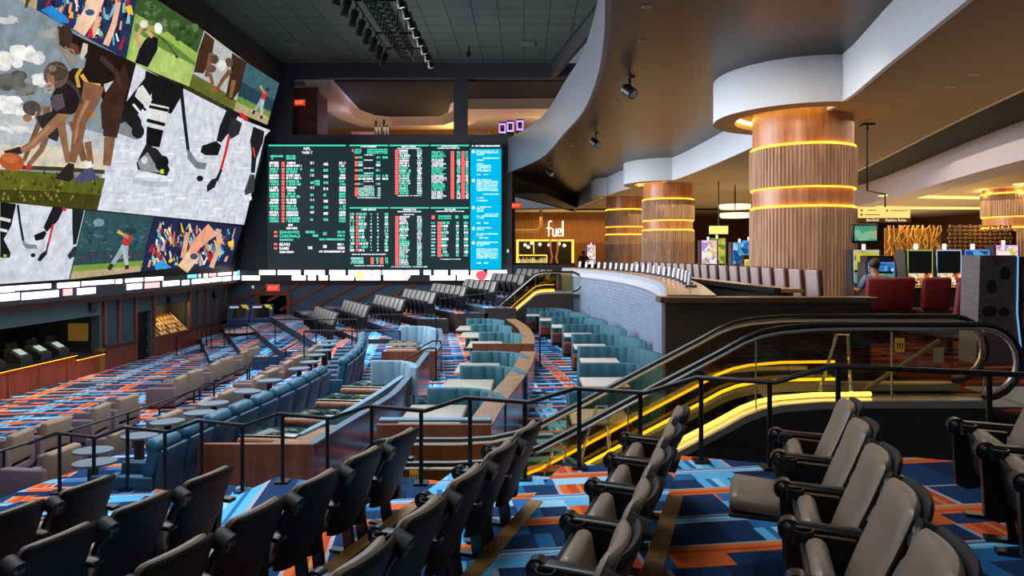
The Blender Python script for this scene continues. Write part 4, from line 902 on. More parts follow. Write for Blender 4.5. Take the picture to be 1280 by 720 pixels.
for j, (h, e) in enumerate(((4.1, 0), (4.4, 1), (4.7, 2))):
    base = Vector((-8.46, 29.35, 0))+dv*1.27*(e+1); lo = base+dv*.65; hi = base-dv*.65
    mb = MB(); mb.prism([at(lo, 28.4+.6*e), at(hi, 28.4+.6*e), at(hi, 41.95), at(lo, 41.95)], Z(PIT)-.1, Z(-h)); slab(mb, 'floor', CARPET, mat('navy riser carpet', (34,62,98), .9, noise=(6,.3)))
s_ = thing('stand_chair', '', 'theatre seat')
mb = MB(); mb.rbox((0,-.34,.80), (.60,.09,.80), .04, rx=math.radians(20)); mb.build('back_shell', M_shell, s_, smooth=True)
mb = MB(); mb.rbox((0,-.26,.84), (.50,.09,.66), .04, rx=math.radians(20)); mb.build('back_cushion', mat('grey taupe leather', (104,98,94), .35), s_, smooth=True)
mb = MB(); mb.rbox((0,.08,.60), (.50,.12,.42), .04, rx=math.radians(-16)); mb.build('seat_cushion', M_shell, s_, smooth=True)
for sx in (-.30, .30): mb = MB(); mb.box((sx,-.04,.46), (.045,.5,.42)); mb.box((sx,-.12,.13), (.045,.12,.26)); mb.build('arm', M_blk, s_)
PF = Placer(s_); frow = ['rightmost', 'second from the right', 'third from the right', 'fourth from the right', 'fourth from the left', 'third from the left', 'second from the left', 'leftmost']
for j, (x, y, h) in enumerate(far):
    n = 7 if j >= 3 else 6
    for i in range(n):
        p = Vector((x, y, 0))+du*(.67*i+.2)
        PF((p.x, p.y, Z(-h)), math.atan2(dv.y, dv.x)-PI/2, f'black far stand chair, {ORD[i]} from the front in the {frow[j]} row', 'seats in the far stand')
# ---------------------------------------------------------------- black handrails
M_rail = mat('black powder coated rail', (20,22,24), .35, metal=.4)
def railing(name, label, path, posts, r=.026, group=None, plate=True, mids=()):
    """path: 3-D points of the handrail, posts: (x, y, ztop, zfoot)"""
    t = thing(name, label, 'railing', (posts[0][0], posts[0][1], posts[0][3]), 0, group)
    mb = MB(); mb.tube(path, r, 10); local(t, mb).build('handrail', M_rail, t, smooth=True)
    for x, y, zt, zf in posts:
        mb = MB(); mb.cyl((x,y,zf),(x,y,zt),r*.95,10)
        if plate: mb.box((x,y,zf+.012),(.16,.16,.024))
        local(t, mb).build('post', M_rail, t, smooth=True)
    for m in mids: mb = MB(); mb.tube(m, r*.8, 8); local(t, mb).build('lower_rail', M_rail, t, smooth=True)
    return t
RA, RH = 7.18, .86
path, posts = [], []
b = -2.9
path.append((*AB(RA, b), Z(lev(1))+RH)); posts.append((*AB(RA, -2.05), Z(lev(1))+RH, Z(lev(1))))
for k in range(1, 10):
    s, e = nose(k)+.36, nose(k)+1.12
    zt = Z(lev(k))+RH
    if k > 1: path.append((*AB(RA, s), zt))
    path.append((*AB(RA, e), zt))
    for q in ((s+.05, e-.05) if k > 1 else (e-.05,)): posts.append((*AB(RA, q), zt, Z(lev(k))))
path.append((*AB(RA, nose(10)+.4), Z(lev(9))+RH-.2))
railing('stepped_railing', 'long black stepped railing along the front of the near seating stand', path, posts)
# curved railing between the pit and the armchair tier
zr = Z(TIER)+RH
ra = [(p.x+.12, p.y) for p in edgeA]
def cut(y0, y1): return [q for q in ra if y0 <= q[1] <= y1]
for (y0, y1, lab) in ((8, 18.0, 'black curved railing behind the nearest armchairs'), (20.8, 28, 'black railing curving beside the far armchairs toward the doorway')):
    c = cut(y0, y1); ps = c[::5]
    railing('curved_railing', lab, [(*q, zr) for q in c], [(*q, zr, Z(TIER)) for q in ps])
# short stair rails at the gap
for sx, lab in ((0, 'short sloping stair rail at the armchair tier gap, nearer one'), (1, 'short sloping stair rail at the armchair tier gap, farther one')):
    y = (18.2, 20.4)[sx]; x = -8.5
    railing('stair_rail', lab, [(x-1.1,y-.4,Z(PIT)+.9),(x,y,zr),(x+.35,y,zr)], [(x-1.05,y-.38,Z(PIT)+.92,Z(PIT)),(x+.2,y,zr,Z(TIER))])
# stair rails in the booth area
def stair_rail(px, py, lab, dx=1.0, h=.95, drop=.45, zf=MID, dy=-.2):
    x, y = G(px, py, Z(zf))
    railing('stair_rail', lab, [(x-dx,y+dy,Z(zf)+h-drop),(x-dx*.75,y+dy*.75,Z(zf)+h-drop*.75),(x-.25,y,Z(zf)+h),(x,y,Z(zf)+h)], [(x,y,Z(zf)+h,Z(zf))])
stair_rail(551, 464, 'black stair rail beside the far grey booth, upper one', 1.2)
stair_rail(545, 476, 'black stair rail beside the far grey booth, lower one', 1.2)
stair_rail(675, 458, 'black stair rail at the aisle end of the teal booths, tall one', 1.5)
# rails on the far stand fronts
for px, py, wd, lab in ((440, 447, 3.4, 'low black railing in front of the far stand, left of the grey booth'), (500, 420, 3.2, 'low black railing above the far brown platform front'), (395, 428, 3.4, 'low black railing below the leftmost far seat row')):
    x, y = G(px, py, Z(MID)); zt = Z(MID)+.95
    railing('far_railing', lab, [(x-wd/2,y,zt),(x+wd/2,y,zt)], [(x-wd/2,y,zt,Z(MID)),(x,y,zt,Z(MID)),(x+wd/2,y,zt,Z(MID))])
x, y = G(575, 440, Z(MID)); railing('far_railing', 'slim black railing on the far brown wall by the bar end', [(-3.9,31.5,Z(-2.1)),(-.9,31.5,Z(-1.75))], [(-3.9,31.5,Z(-2.1),Z(-3.0)),(-2.6,31.5,Z(-1.95),Z(-2.75)),(-.9,31.5,Z(-1.75),Z(-2.5))])
# wall handrail under the odds board
wr = thing('wall_handrail', 'thin black stepped handrail fixed to the striped back wall', 'railing', (-8, YB, Z(-3)))
pts = [(-10.6,41.8,Z(-3.95))]
for i in range(5): pts += [(-9.6+i*2.1,41.8,Z(-3.5+.42*i)),(-8.6+i*2.1,41.8,Z(-3.46+.42*i))]
mb = MB(); mb.tube(pts, .045, 6); local(wr, mb).build('handrail', M_rail, wr)
for q in pts[1:]: mb = MB(); mb.cyl(q, (q[0],42.02,q[2]), .03, 6); local(wr, mb).build('bracket', M_rail, wr)
# low double rails near the pit doorway
for px, py, lab in ((258, 440, 'black crowd rail by the pit, left one of the pair before the kiosks'), (287, 436, 'black crowd rail by the pit, right one of the pair before the kiosks')):
    x, y = G(px, py, Z(PIT)); railing('crowd_rail', lab, [(x-.9,y-1.2,Z(PIT)+1),(x,y,Z(PIT)+1.3),(x+.9,y,Z(PIT)+1.3)], [(x-.9,y-1.2,Z(PIT)+1,Z(PIT)),(x,y,Z(PIT)+1.3,Z(PIT)),(x+.25,y,Z(PIT)+1.3,Z(PIT)),(x+.9,y,Z(PIT)+1.3,Z(PIT))])
# ---------------------------------------------------------------- escalators
M_glass = mat('tinted balustrade glass', (214,196,150), .02, trans=1.0); M_steel = mat('satin steel', (190,184,174), .34, metal=.7); M_rubber = mat('black rubber handrail', (18,17,17), .3)
G_yel = glow('yellow skirt light', (255,206,40), 2.6); G_yw = glow('bright skirt light', (255,226,120), 4.0)
PRO = [(5.75,0),(4.4,0),(3.65,-.012),(3.2,-.05),(2.96,-.10),(2.75,-.18),(2.45,-.345),(1.6,-.79),(.8,-1.22),(.2,-1.53),(-.1,-1.64),(-.45,-1.715),(-.9,-1.74),(-1.9,-1.74)]
def escalator(x0, y0, sy, lab, sc=1.0, detail=True):
    """head at the right (high) end; near lane at y0, far lane at y0 + sy"""
    t = thing('escalator', lab, 'escalator', (x0, y0, Z(MID)))
    ZT = Z(CASINO)
    P3 = lambda y, up: [(x0+(x+(.32 if i == 0 and y > y0+.5 else 0))*sc, y, ZT+z+up) for i, (x, z) in enumerate(PRO)]
    for yy in (y0, y0+sy):
        top = P3(yy, 1.06)
        nose_r = [(top[0][0]+.46*math.sin(a), yy, ZT+.60+.46*math.cos(a)) for a in [PI*i/10 for i in range(11)]]
        nose_l = [(top[-1][0]-.46*math.sin(a), yy, ZT-1.74+.60+.46*math.cos(a)) for a in [PI*i/10 for i in range(11)]]
        mb = MB(); mb.tube(nose_r[::-1]+top[1:-1]+nose_l, .04, 10); h = local(t, mb).build('handrail', M_rubber, t, smooth=True)
        mb = MB(); mb.tube([(p[0], p[1]-.03, p[2]-.045) for p in top], .022, 6); mb.tube([(top[0][0]+(q[0]-top[0][0])*.88, q[1], ZT+.60+(q[2]-ZT-.60)*.88) for q in nose_r], .032, 8)
        local(t, mb).build('handrail_track', M_steel, t, smooth=True)
        g0, g1 = P3(yy, .14), P3(yy, 1.0)
        mb = MB(); mb.strip([(p[0], yy-.006) for p in g0], [(p[0], yy+.006) for p in g0], [p[2] for p in g0], [p[2] for p in g1]); local(t, mb).build('balustrade_glass', M_glass, t)
    mb = MB()
    for xj in (4.6, 2.9, 1.3): mb.box((x0+xj*sc, y0, ZT+.55-(0 if xj > 4 else .12 if xj > 2 else .95)), (.012, .018, .84))
    local(t, mb).build('glass_joint', M_steel, t)
    for yy, m_, up in ((y0+.12, G_yw, .17), (y0+sy-.12, G_yel, .20), (y0+sy+.02, G_yel, .42)):
        q = P3(yy, up); mb = MB(); mb.tube(q[1:-1], .022 if m_ is G_yel else .03, 6); local(t, mb).build('skirt_light', m_, t, smooth=True)
    mb = MB()
    for yy in (y0+.02, y0+sy-.02):
        a = P3(yy, -.05); mb.strip([(p[0], yy-.13) for p in a], [(p[0], yy+.13) for p in a], [p[2]+.09 for p in a], [p[2]+.18 for p in a])
    local(t, mb).build('deck', M_steel, t)
    for yy in (y0-.06, y0+sy+.06):
        a = P3(yy, 0); mb = MB(); mb.strip([(p[0], yy-.03) for p in a], [(p[0], yy+.03) for p in a], [Z(MID)]*len(a), [max(p[2]+.05, Z(MID)+.02) for p in a]); local(t, mb).build('side_cladding', mat('umber cladding', (44,33,31), .5), t)
    n = 16
    for i in range(n):
        x = x0+(3.3-3.3*(i+.5)/n*1.0)*sc; zz = ZT-1.74+1.74*(1-(i+.5)/n)
        mb = MB(); mb.box((x, y0+sy/2, zz-.1), (3.3/n*sc+.01, abs(sy)-.3, .22)); local(t, mb).build('step', mat('ribbed step', (60,58,54), .4, metal=.6), t)
    for bc, bd_ in (((x0+5.0, y0+sy/2, ZT-.015), (3.4, abs(sy)-.3, .03)), ((x0+7.2, y0+sy/2, ZT+.012), (1.6, abs(sy)+.5, .025)), ((x0-1.6, y0+sy/2, Z(MID)+.012), (1.6, abs(sy)-.3, .024))): mb = MB(); mb.box(bc, bd_); local(t, mb).build('landing_plate', mat('light landing plate', (170,166,160), .4, metal=.3), t)
    if detail:
        # clear acrylic guards, yellow safety sticker and white notice on the glass
        M_acr = mat('clear acrylic', (236,240,240), .05, trans=.85)
        for (xa, yy) in ((3.95, y0+.12), (.35, y0+.12), (1.0, y0+sy-.1)):
            zb_ = ZT+.2-(0 if xa > 3 else 1.45 if xa < .5 else 1.1)
            mb = MB(); mb.tube([(x0+xa-.2,yy,zb_),(x0+xa+.02,yy,zb_+.72),(x0+xa+.16,yy,zb_+.72),(x0+xa+.2,yy,zb_)], .022, 6); local(t, mb).build('acrylic_guard', M_acr, t, smooth=True)
        for xs, zz, w_, h_, m_, nm in ((5.3, ZT+.66, .13, .2, mat('yellow sticker', (226,184,48), .5, emit=((226,184,48), .12)), 'safety_sticker'), (5.85, ZT+.52, .14, .22, mat('white notice', (206,204,200), .5), 'notice_sticker'), (-1.55, ZT-1.74+.55, .12, .2, mat('yellow sticker', (226,184,48), .5), 'safety_sticker')):
            mb = MB(); mb.box((x0+xs, y0+sy-.02, zz), (w_, .006, h_)); st = local(t, mb).build(nm, m_, t)
            if nm == 'safety_sticker':
                mb = MB()
                for q in (-.035, 0, .035): mb.box((x0+xs+q, y0+sy-.025, zz-.02), (.014, .004, .06)); mb.ball((x0+xs+q, y0+sy-.025, zz+.02), .012, 4)
                local(t, mb).build('pictogram', M_blk, st)
        mb = MB(); mb.tube([(x0+4.7,y0+sy-.2,ZT+.05),(x0+5.75,y0+sy-.2,ZT+.75)], .035, 8); local(t, mb).build('inner_rail', mat('pale metal rail', (176,150,116), .4, metal=.4), t, smooth=True)
    return t
escalator(0.0, 8.5, 1.1, 'near glass sided escalator with glowing yellow skirt lights beside the seats')
escalator(-1.25, 32.6, .95, 'far escalator with yellow lights rising beyond the tiled bar wall', .62, False)
# ---------------------------------------------------------------- channel-tufted booths
M_teal = mat('teal velvet', (18,74,90), .75, noise=(5,.15)); M_teal2 = mat('lighter teal velvet', (28,82,96), .75, noise=(5,.15)); M_gblue = mat('grey blue velvet', (100,132,150), .75, noise=(5,.12))
M_rustl = mat('rust leather', (108,58,42), .45, noise=(6,.2)); M_top = mat('pale stone table top', (176,164,156), .35, noise=(5,.14)); M_toplight = mat('bleached table top', (150,146,134), .35, noise=(4,.12))
M_edge = wood('table edge wood', (128,84,58), (160,112,80), .4)
def booth(name, cat, m, straight, rx, ry, hb=1.1, seat_m=None, table=None, table_m=None, mir=1):
    """bench whose back runs along +x and curves toward -y at the far end"""
    t = thing(name, '', cat)
    path = [Vector((straight*i/6, 0, 0)) for i in range(6)]
    for i in range(17):
        a = PI/2*i/16; path.append(Vector((straight+rx*math.sin(a), -ry+ry*math.cos(a), 0)))
    P_ = resamp(path, 73); L = sum((b-a).length for a, b in zip(P_, P_[1:]))
    rows, seat, base = [], [], []; s = 0
    for i, p in enumerate(P_):
        a = P_[max(i-1, 0)]; b_ = P_[min(i+1, 72)]; tt = (b_-a).normalized(); n = Vector((tt.y, -tt.x, 0))
        if i: s += (p-P_[i-1]).length
        ch = .06*abs(math.sin(PI*s/.30))**.4; end = min(1, s/.05+.3, (L-s)/.25+.12)
        th = .17*end
        rows.append([p+Vector((0,0,.05)), p+Vector((0,0,hb-.03)), p+n*.02+Vector((0,0,hb)), p+n*(th*.75+ch*end)+Vector((0,0,hb)), p+n*(th*.9+ch*end)+Vector((0,0,hb-.04)), p+n*(th+.03+ch*end)+Vector((0,0,.44)), p+n*(th+.03)+Vector((0,0,.05))])
        w0, w1 = th+.02, th+.02+.52*min(1, (L-s)/.5+.1)
        seat.append([p+n*w0+Vector((0,0,.14)), p+n*w0+Vector((0,0,.45)), p+n*(w0+.06)+Vector((0,0,.485)), p+n*(w1-.05)+Vector((0,0,.485)), p+n*w1+Vector((0,0,.44)), p+n*(w1-.03)+Vector((0,0,.14))])
        base.append([p+n*w0+Vector((0,0,0)), p+n*w0+Vector((0,0,.14)), p+n*(w1-.08)+Vector((0,0,.14)), p+n*(w1-.08)+Vector((0,0,0))])
    for nm, R, mm in (('backrest', rows, m), ('seat', seat, seat_m or m), ('plinth', base, M_blk)):
        mb = MB(); mb.grid(R, close_u=True); mb.poly(R[0][::-1]); mb.poly(R[-1])
        if mir < 0: mb.v = [(x, y, z) for x, y, z in mb.v]
        mb.build(nm, mm, t, smooth=nm != 'plinth', angle=50)
    return refresh(t)
def table_proto(name, wx, wy, h, m_top, m_leg, r=.08):
    t = thing(name, '', 'table')
    mb = MB(); mb.rbox((0,0,h-.02), (wx,wy,.045), .02); mb.build('tabletop', m_top, t, smooth=True)
    mb = MB(); mb.rbox((0,0,h-.035), (wx+.03,wy+.03,.03), .012); mb.build('edge', M_edge, t)
    mb = MB(); mb.cyl((0,0,.02),(0,0,h-.05),.06,12); mb.build('leg', M_blk, t, smooth=True)
    mb = MB(); mb.box((0,0,.015), (wx*.55,wy*.5,.03)); mb.build('base', M_blk, t)
    return refresh(t)
ZM = Z(MID)
pb = Placer(booth('wall_booth', 'booth', M_teal, .95, 1.15, 1.9, 1.1, M_rustl)); pt = Placer(table_proto('booth_table', 1.0, 1.05, .84, M_top, M_blk))
W = [(.8,12.9),(1.26,16.2),(1.5,19.1),(1.53,22.0),(1.4,25.0),(1.1,27.9),(.68,30.6),(.1,32.7)]
for i, (x, y) in enumerate(W):
    pb((x, y, ZM), 0, f'teal velvet booth bench along the tiled wall, {ORD[i]} from the near escalator', 'teal booths along the tiled wall')
    pt((x+.52, y-1.05 if i else y-.95, ZM), 0, f'pale booth table in front of the {ORD[i]} teal booth along the tiled wall', 'tables of the wall booths', scale=(1,1,1) if i < 7 else (1,.8,1))
pb = Placer(booth('island_booth', 'booth', M_teal2, .62, .95, 1.15, 1.1)); pt = Placer(table_proto('island_table', 1.05, 1.4, .84, M_toplight, M_blk))
B = [(-1.88,13.2),(-1.49,15.8),(-1.43,18.1),(-1.5,22.5),(-1.97,25.0),(-2.3,27.2)]
for i, (x, y) in enumerate(B):
    pb((x, y, ZM), 0, f'lighter teal curved booth bench in the middle block, {ORD[i]} from the camera', 'teal booths in the middle block')
    pt((x+.28, y-1.08, ZM), 0, f'bleached table of the {ORD[i]} curved booth in the middle block', 'tables of the middle booths')
# wooden partitions round the middle booths
M_pwood = wood('glossy brown partition', (70,36,28), (100,54,40), .25, (4,4,1), .5); M_ledge = wood('honey ledge', (116,84,58), (148,112,82), .35, (5,5,5))
def partition(name, label, front, outer, h, ledge=.38, lm=None, hend=None):
    (fx0, fy, fx1) = front; t = thing(name, label, 'partition', (fx1, fy, ZM))
    O = xy(resamp(arc_path(outer, 24), 25))
    mb = MB(); HH = [ZM+h+((hend-h)*max(0, (i/24-.5)/.5)**1.2 if hend else 0) for i in range(25)]; mb.strip(O, offs(O, .06), ZM, HH); local(t, mb).build('outer_panel', M_pwood, t, smooth=True)
    mb = MB(); mb.strip(offs(O, -.012), offs(O, ledge), HH, [q+.035 for q in HH]); local(t, mb).build('ledge', lm or M_ledge, t)
    mb = MB(); mb.box(((fx0+fx1)/2, fy, ZM+h/2+.02), (fx1-fx0, .1, h+.04)); local(t, mb).build('front_panel', wood('front panel veneer', (104,58,38), (132,80,54), .4, (10,10,.8)), t)
    return t
t = partition('booth_partition', 'brown wooden partition round the three nearest middle booths', (-2.25, 10.45, -.5), [(-.5,10.45),(-.28,12.5),(.0,14.5),(.2,16.5),(.28,18.25)], 1.03)
mb = MB(); mb.rbox((-1.38, 10.6, ZM+1.1), (1.75, .16, .05), .02); local(t, mb).build('padded_top', M_gblue, t, smooth=True)
partition('booth_partition', 'brown wooden partition round the three farther middle booths', (-1.5, 19.8, .3), [(.3,19.8),(.3,22),(.12,24.5),(-.35,27.4)], 1.03)
# grey-blue booth block with its low wall and counter tables
M_trimblue = mat('slate velvet edge', (70,92,108), .7)
t = partition('booth_partition', 'low glossy brown wall sweeping behind the green reflecting game tables', (-4.95, 10.35, -3.2), [(-3.2,10.35),(-3.0,11.7),(-2.8,13.0),(-2.62,14.5),(-2.47,17.7)], .76, .14, M_trimblue, 1.09)
mb = MB(); mb.prism([(-3.24,10.4),(-3.05,11.6),(-3.3,11.6),(-4.0,10.4)], ZM+.745, ZM+.765); local(t, mb).build('end_ledge', M_ledge, t)
mb = MB(); O = xy(resamp(arc_path([(-3.55,10.9),(-3.3,12),(-3.1,13.2),(-2.95,14.5),(-2.8,16.4)], 20), 21)); mb.strip(O, offs(O, .12), ZM+.4, ZM+.80); local(t, mb).build('padded_back', M_gblue, t, smooth=True)
pb = Placer(booth('grey_booth', 'booth', M_gblue, .55, .75, 1.2, 1.1))
pb((-3.72,16.55,ZM), 0, 'grey blue channelled booth bench at the end of the game tables', 'grey blue booths')
pb((-4.45,24.4,ZM), 0, 'grey blue rounded booth bench, farther one near the far stand', 'grey blue booths', scale=(1.15,1.2,1))
t = partition('booth_partition', 'low brown wooden wall in front of the farther grey blue booth', (-4.15, 19.85, -2.57), [(-2.57,19.85),(-2.6,21.4),(-2.75,23),(-2.95,24.2)], .80, .14, M_trimblue, 1.0)
M_blackglass = mat('reflection tinted black glass', (14,34,30), .08, spec=.9, coat=1)  # green in the base colour stands in for the odds board's reflection
g_ = thing('game_table', '', 'table')
mb = MB(); mb.rbox((0,0,.775), (.95,.62,.05), .02); mb.build('glass_top', M_blackglass, g_, smooth=True)
mb = MB(); mb.rbox((0,-.03,.70), (.99,.68,.13), .06); mb.build('rounded_apron', M_edge, g_, smooth=True)
mb = MB(); mb.box((0,-.02,.33), (.95,.62,.66)); mb.build('pedestal', M_red_wood, g_)
pg = Placer(refresh(g_))
for i, (x, y) in enumerate([(-4.05,11.1),(-3.78,12.4),(-3.62,13.75),(-3.48,15.1)]): pg((x, y, ZM), -.1, f'black glass topped game table behind the low brown wall, {ORD[i]} from the camera', 'black glass game tables')
for i, (x, y) in enumerate([(-3.75,21.2),(-3.95,22.5)]): pg((x, y, ZM), 0, f'black glass topped game table at the farther grey booth, {["nearer one","farther one"][i]}', 'black glass game tables')
# ---------------------------------------------------------------- recliners, armchairs and little tables
M_rec = mat('petrol blue leather', (30,84,112), .45, noise=(5,.18)); M_rec2 = mat('dark petrol shell', (22,62,88), .5, noise=(5,.15))
r_ = thing('recliner', '', 'recliner', (0,0,0))
mb = MB(); mb.rbox((0,.02,.34), (.50,.74,.24), .07); mb.build('seat', M_rec, r_, smooth=True)
mb = MB(); mb.rbox((0,.42,.30), (.50,.12,.36), .05, rx=-.15); mb.build('footrest', M_rec, r_, smooth=True)
mb = MB(); mb.rbox((0,-.36,.68), (.56,.20,.62), .08, rx=math.radians(12)); mb.build('back_cushion', M_rec, r_, smooth=True)
mb = MB(); mb.rbox((0,-.40,1.0), (.58,.24,.22), .09, rx=math.radians(12)); mb.build('headrest', M_rec, r_, smooth=True)
mb = MB(); mb.rbox((0,-.49,.60), (.60,.06,.74), .025, rx=math.radians(12)); mb.build('back_shell', M_rec2, r_, smooth=True)
for sx in (-.32, .32): mb = MB(); mb.rbox((sx,.0,.33), (.075,.9,.54), .03); mb.build('arm', M_rec2, r_, smooth=True)
mb = MB(); mb.box((0,.0,.035), (.6,.8,.07)); mb.build('base', M_blk, r_)
pr = Placer(refresh(r_))
c1 = resamp(arc_path([(-5.55,9.75),(-5.42,11.2),(-5.25,12.6),(-5.12,14.0),(-5.06,15.5)], 24), 9)
c2 = resamp(arc_path([(-4.9,17.0),(-5.0,18.6),(-5.25,20.2),(-5.7,22.3)], 24), 8)
for nm, c in (('near', c1), ('far', c2)):
    for i, p in enumerate(c):
        tt = (c[min(i+1, len(c)-1)]-c[max(i-1, 0)]).normalized()
        pr((p.x, p.y, ZM), math.atan2(tt.y, tt.x), f'petrol blue leather recliner, {ORD[i]} from the camera in the {nm} recliner row', f'recliners in the {nm} row')
M_beige = mat('beige velvet', (136,118,98), .85, noise=(8,.12)); M_mv = mat('mauve velvet', (112,92,98), .85, noise=(8,.12)); M_plum = mat('plum lacquer', (74,36,40), .3, noise=(4,.15))
a_ = thing('armchair', '', 'armchair')
mb = MB(); mb.rbox((0,-.36,.56), (.74,.17,.60), .05, rx=math.radians(8)); mb.build('backrest', M_beige, a_, smooth=True)
mb = MB(); mb.rbox((0,.04,.32), (.56,.66,.22), .05); mb.build('seat_cushion', M_mv, a_, smooth=True)
for sx in (-.40, .40): mb = MB(); mb.rbox((sx,-.0,.34), (.16,.84,.52), .04); mb.build('arm', M_mv, a_, smooth=True)
mb = MB(); mb.rbox((0,.0,.13), (.92,.82,.14), .02); mb.build('base', mat('dark mauve velvet', (104,84,92), .85), a_)
for sx in (-.36, .36):
    for sy in (-.32, .32): mb = MB(); mb.box((sx,sy,.03), (.06,.06,.06)); mb.build('leg', M_blk, a_)
pa = Placer(refresh(a_))
def edge_x(edge, y):
    for p, q in zip(edge, edge[1:]):
        if p.y <= y <= q.y: return p.x+(q.x-p.x)*(y-p.y)/(q.y-p.y)
    return edge[-1].x
ya = [12.2,13.4,14.9,16.1,17.3,19.2,20.4,21.9,23.1,24.8,26.0]
for i, y in enumerate(ya): pa((edge_x(edgeA, y)+.62, y, Z(TIER)), PI/2+(.1 if i % 2 else -.1), f'beige armchair on the raised tier behind the curved rail, {ORD[i]} from camera', 'armchairs on the raised tier')
yp = [13.9,15.3,16.5,18.0,19.2,22.2,23.4,25.0,26.2,28.0,29.2]
for i, y in enumerate(yp): pa((-11.55-.05*abs(y-20), y, Z(PIT)), PI/2+(.12 if i % 2 else -.12), f'beige armchair on the lowest floor beyond the curved rail, {ORD[i]} from camera', 'armchairs on the lower floor', scale=(1.08,1.08,1.12))
q_ = thing('cube_table', '', 'side table')
mb = MB(); mb.rbox((0,0,.24), (.62,.62,.46), .02); mb.build('body', M_plum, q_); mb = MB(); mb.box((0,0,.485), (.62,.62,.03)); mb.build('top', mat('glossy dark top', (46,38,44), .35), q_)
pq = Placer(refresh(q_))
for i, y in enumerate((14.6,17.25,20.7,24.2,27.1)): pq((-12.45,y,Z(PIT)), 0, f'plum cube table beside the lower floor armchairs, {ORD[i]} from the camera', 'plum cube tables')
for i, y in enumerate((14.15,18.3,22.5)): pq((edge_x(edgeA, y)+.5,y,Z(TIER)), 0, f'plum cube table among the raised tier armchairs, {ORD[i]} from the camera', 'plum cube tables', scale=(.62,.62,.9))
M_gtop = mat('pale grey table top', (88,104,118), .5, noise=(4,.08))
d_ = thing('drink_table', '', 'side table')
mb = MB(); mb.prism([(.34*math.cos(a), .27*math.sin(a)) for a in [2*PI*i/28 for i in range(28)]], .66, .695); mb.build('tabletop', M_gtop, d_)
mb = MB(); mb.box((0,0,.33), (.16,.12,.66), taper=.8); mb.build('leg', M_blk, d_); mb = MB(); mb.box((0,0,.012), (.36,.30,.024)); mb.build('base', M_blk, d_)
pd = Placer(refresh(d_))
for i, (x, y) in enumerate([(-6.65,10.5),(-6.25,9.9),(-6.45,12.3),(-6.42,11.35),(-6.2,13.0),(-6.3,13.8),(-6.1,15.0),(-6.1,16.3),(-5.95,18.0),(-6.0,19.1),(-6.25,20.4),(-6.3,21.4),(-6.6,22.6),(-6.75,23.6)]):
    pd((x, y, ZM), .3*(i % 3), scale=(.86,.86,.95), label= f'small pale drink table in front of the blue recliners, {ORD[i]} from the camera', group='drink tables before the recliners')
# ---------------------------------------------------------------- casino floor beyond the bar
ZC = Z(CASINO)
def slot(name, label, x, y, rz, scr, belly, edge, h=2.05, top=None, group='slot machines on the casino floor'):
    t = thing(name, label, 'slot machine', (x, y, ZC), rz, group)
    mb = MB(); mb.box((0,.1,.54), (.62,.6,1.08)); mb.box((0,.18,1.35), (.64,.34,1.1)); mb.build('cabinet', mat('dark slot cabinet', (30,28,32), .35), t)
    for sx in (-.345, .345):
        mb = MB(); mb.extr([(-.22,0),(.40,0),(.38,h),(.02,h),(-.05,1.5),(-.06,1.2),(-.26,1.08)], (0,1,0), (0,0,1), (1,0,0), (sx-.025,0,0), .05); mb.build('side_panel', mat('grey slot side', (70,62,66), .35, metal=.3), t)
    mb = MB(); mb.box((0,0,(h+1.50)/2), (.60,.03,h-1.56)); mb.build('upper_screen', scr, t)
    mb = MB(); mb.box((0,-.03,1.33), (.58,.03,.28), rx=-.12); mb.build('lower_screen', belly, t)
    mb = MB(); mb.box((0,-.12,1.12), (.60,.22,.06), rx=.15); mb.build('button_deck', mat('button deck', (40,36,36), .2), t)
    for k in range(6): mb = MB(); mb.cyl((-.2+.08*k,-.16,1.145),(-.2+.08*k,-.16,1.165),.025,8); mb.build('button', mat('lit button', (220,190,120), .4, emit=((230,190,110), .6)), t)
    mb = MB(); 
    for sx in (-.305, .305): mb.box((sx,-.02,(h+1.2)/2), (.014,.02,h-1.25))
    mb.box((0,-.02,h-.02), (.62,.02,.03)); mb.build('edge_light', edge, t)
    mb = MB(); mb.cyl((0,.15,h),(0,.15,h+.14),.045,10); mb.build('candle_lamp', glow('candle lamp', (255,240,214), 1.6), t)
    if top:
        mb = MB(); mb.rbox((0,.1,h+.42), (.66,.14,.5), .06); tp = mb.build('topper', M_black, t, smooth=True)
        mb = MB(); mb.box((0,.02,h+.42), (.54,.02,.38)); mb.build('topper_screen', top, tp)
    return t
def gscreen(name, cols, s=1.0, scale=6):
    if name in MATS: return MATS[name]
    m = bpy.data.materials.new(name); m.use_nodes = True; nt = m.node_tree; N = nt.nodes; N.remove(N['Principled BSDF'])
    e = N.new('ShaderNodeEmission'); e.inputs[1].default_value = s; tc = N.new('ShaderNodeTexCoord'); v = N.new('ShaderNodeTexVoronoi'); v.inputs['Scale'].default_value = scale; v.distance = 'CHEBYCHEV'
    r = N.new('ShaderNodeValToRGB'); el = r.color_ramp.elements; r.color_ramp.interpolation = 'CONSTANT'
    while len(el) < len(cols): el.new(.5)
    for i, c in enumerate(cols): el[i].position = i/len(cols); el[i].color = (*lin(c), 1)
    sp = N.new('ShaderNodeSeparateXYZ'); nt.links.new(tc.outputs['Object'], v.inputs[0]); nt.links.new(v.outputs['Color'], sp.inputs[0]); nt.links.new(sp.outputs[0], r.inputs[0]); nt.links.new(r.outputs[0], e.inputs[0]); nt.links.new(e.outputs[0], N['Material Output'].inputs[0])
    MATS[name] = m; return m
SB_ = gscreen('gold reels', [(240,226,190),(226,150,60),(200,80,40),(250,240,220),(90,50,40)], .9, 9); SW = gscreen('white gold reels', [(244,238,230),(236,214,150),(170,140,210),(250,246,240),(214,190,120)], 1.0, 7)
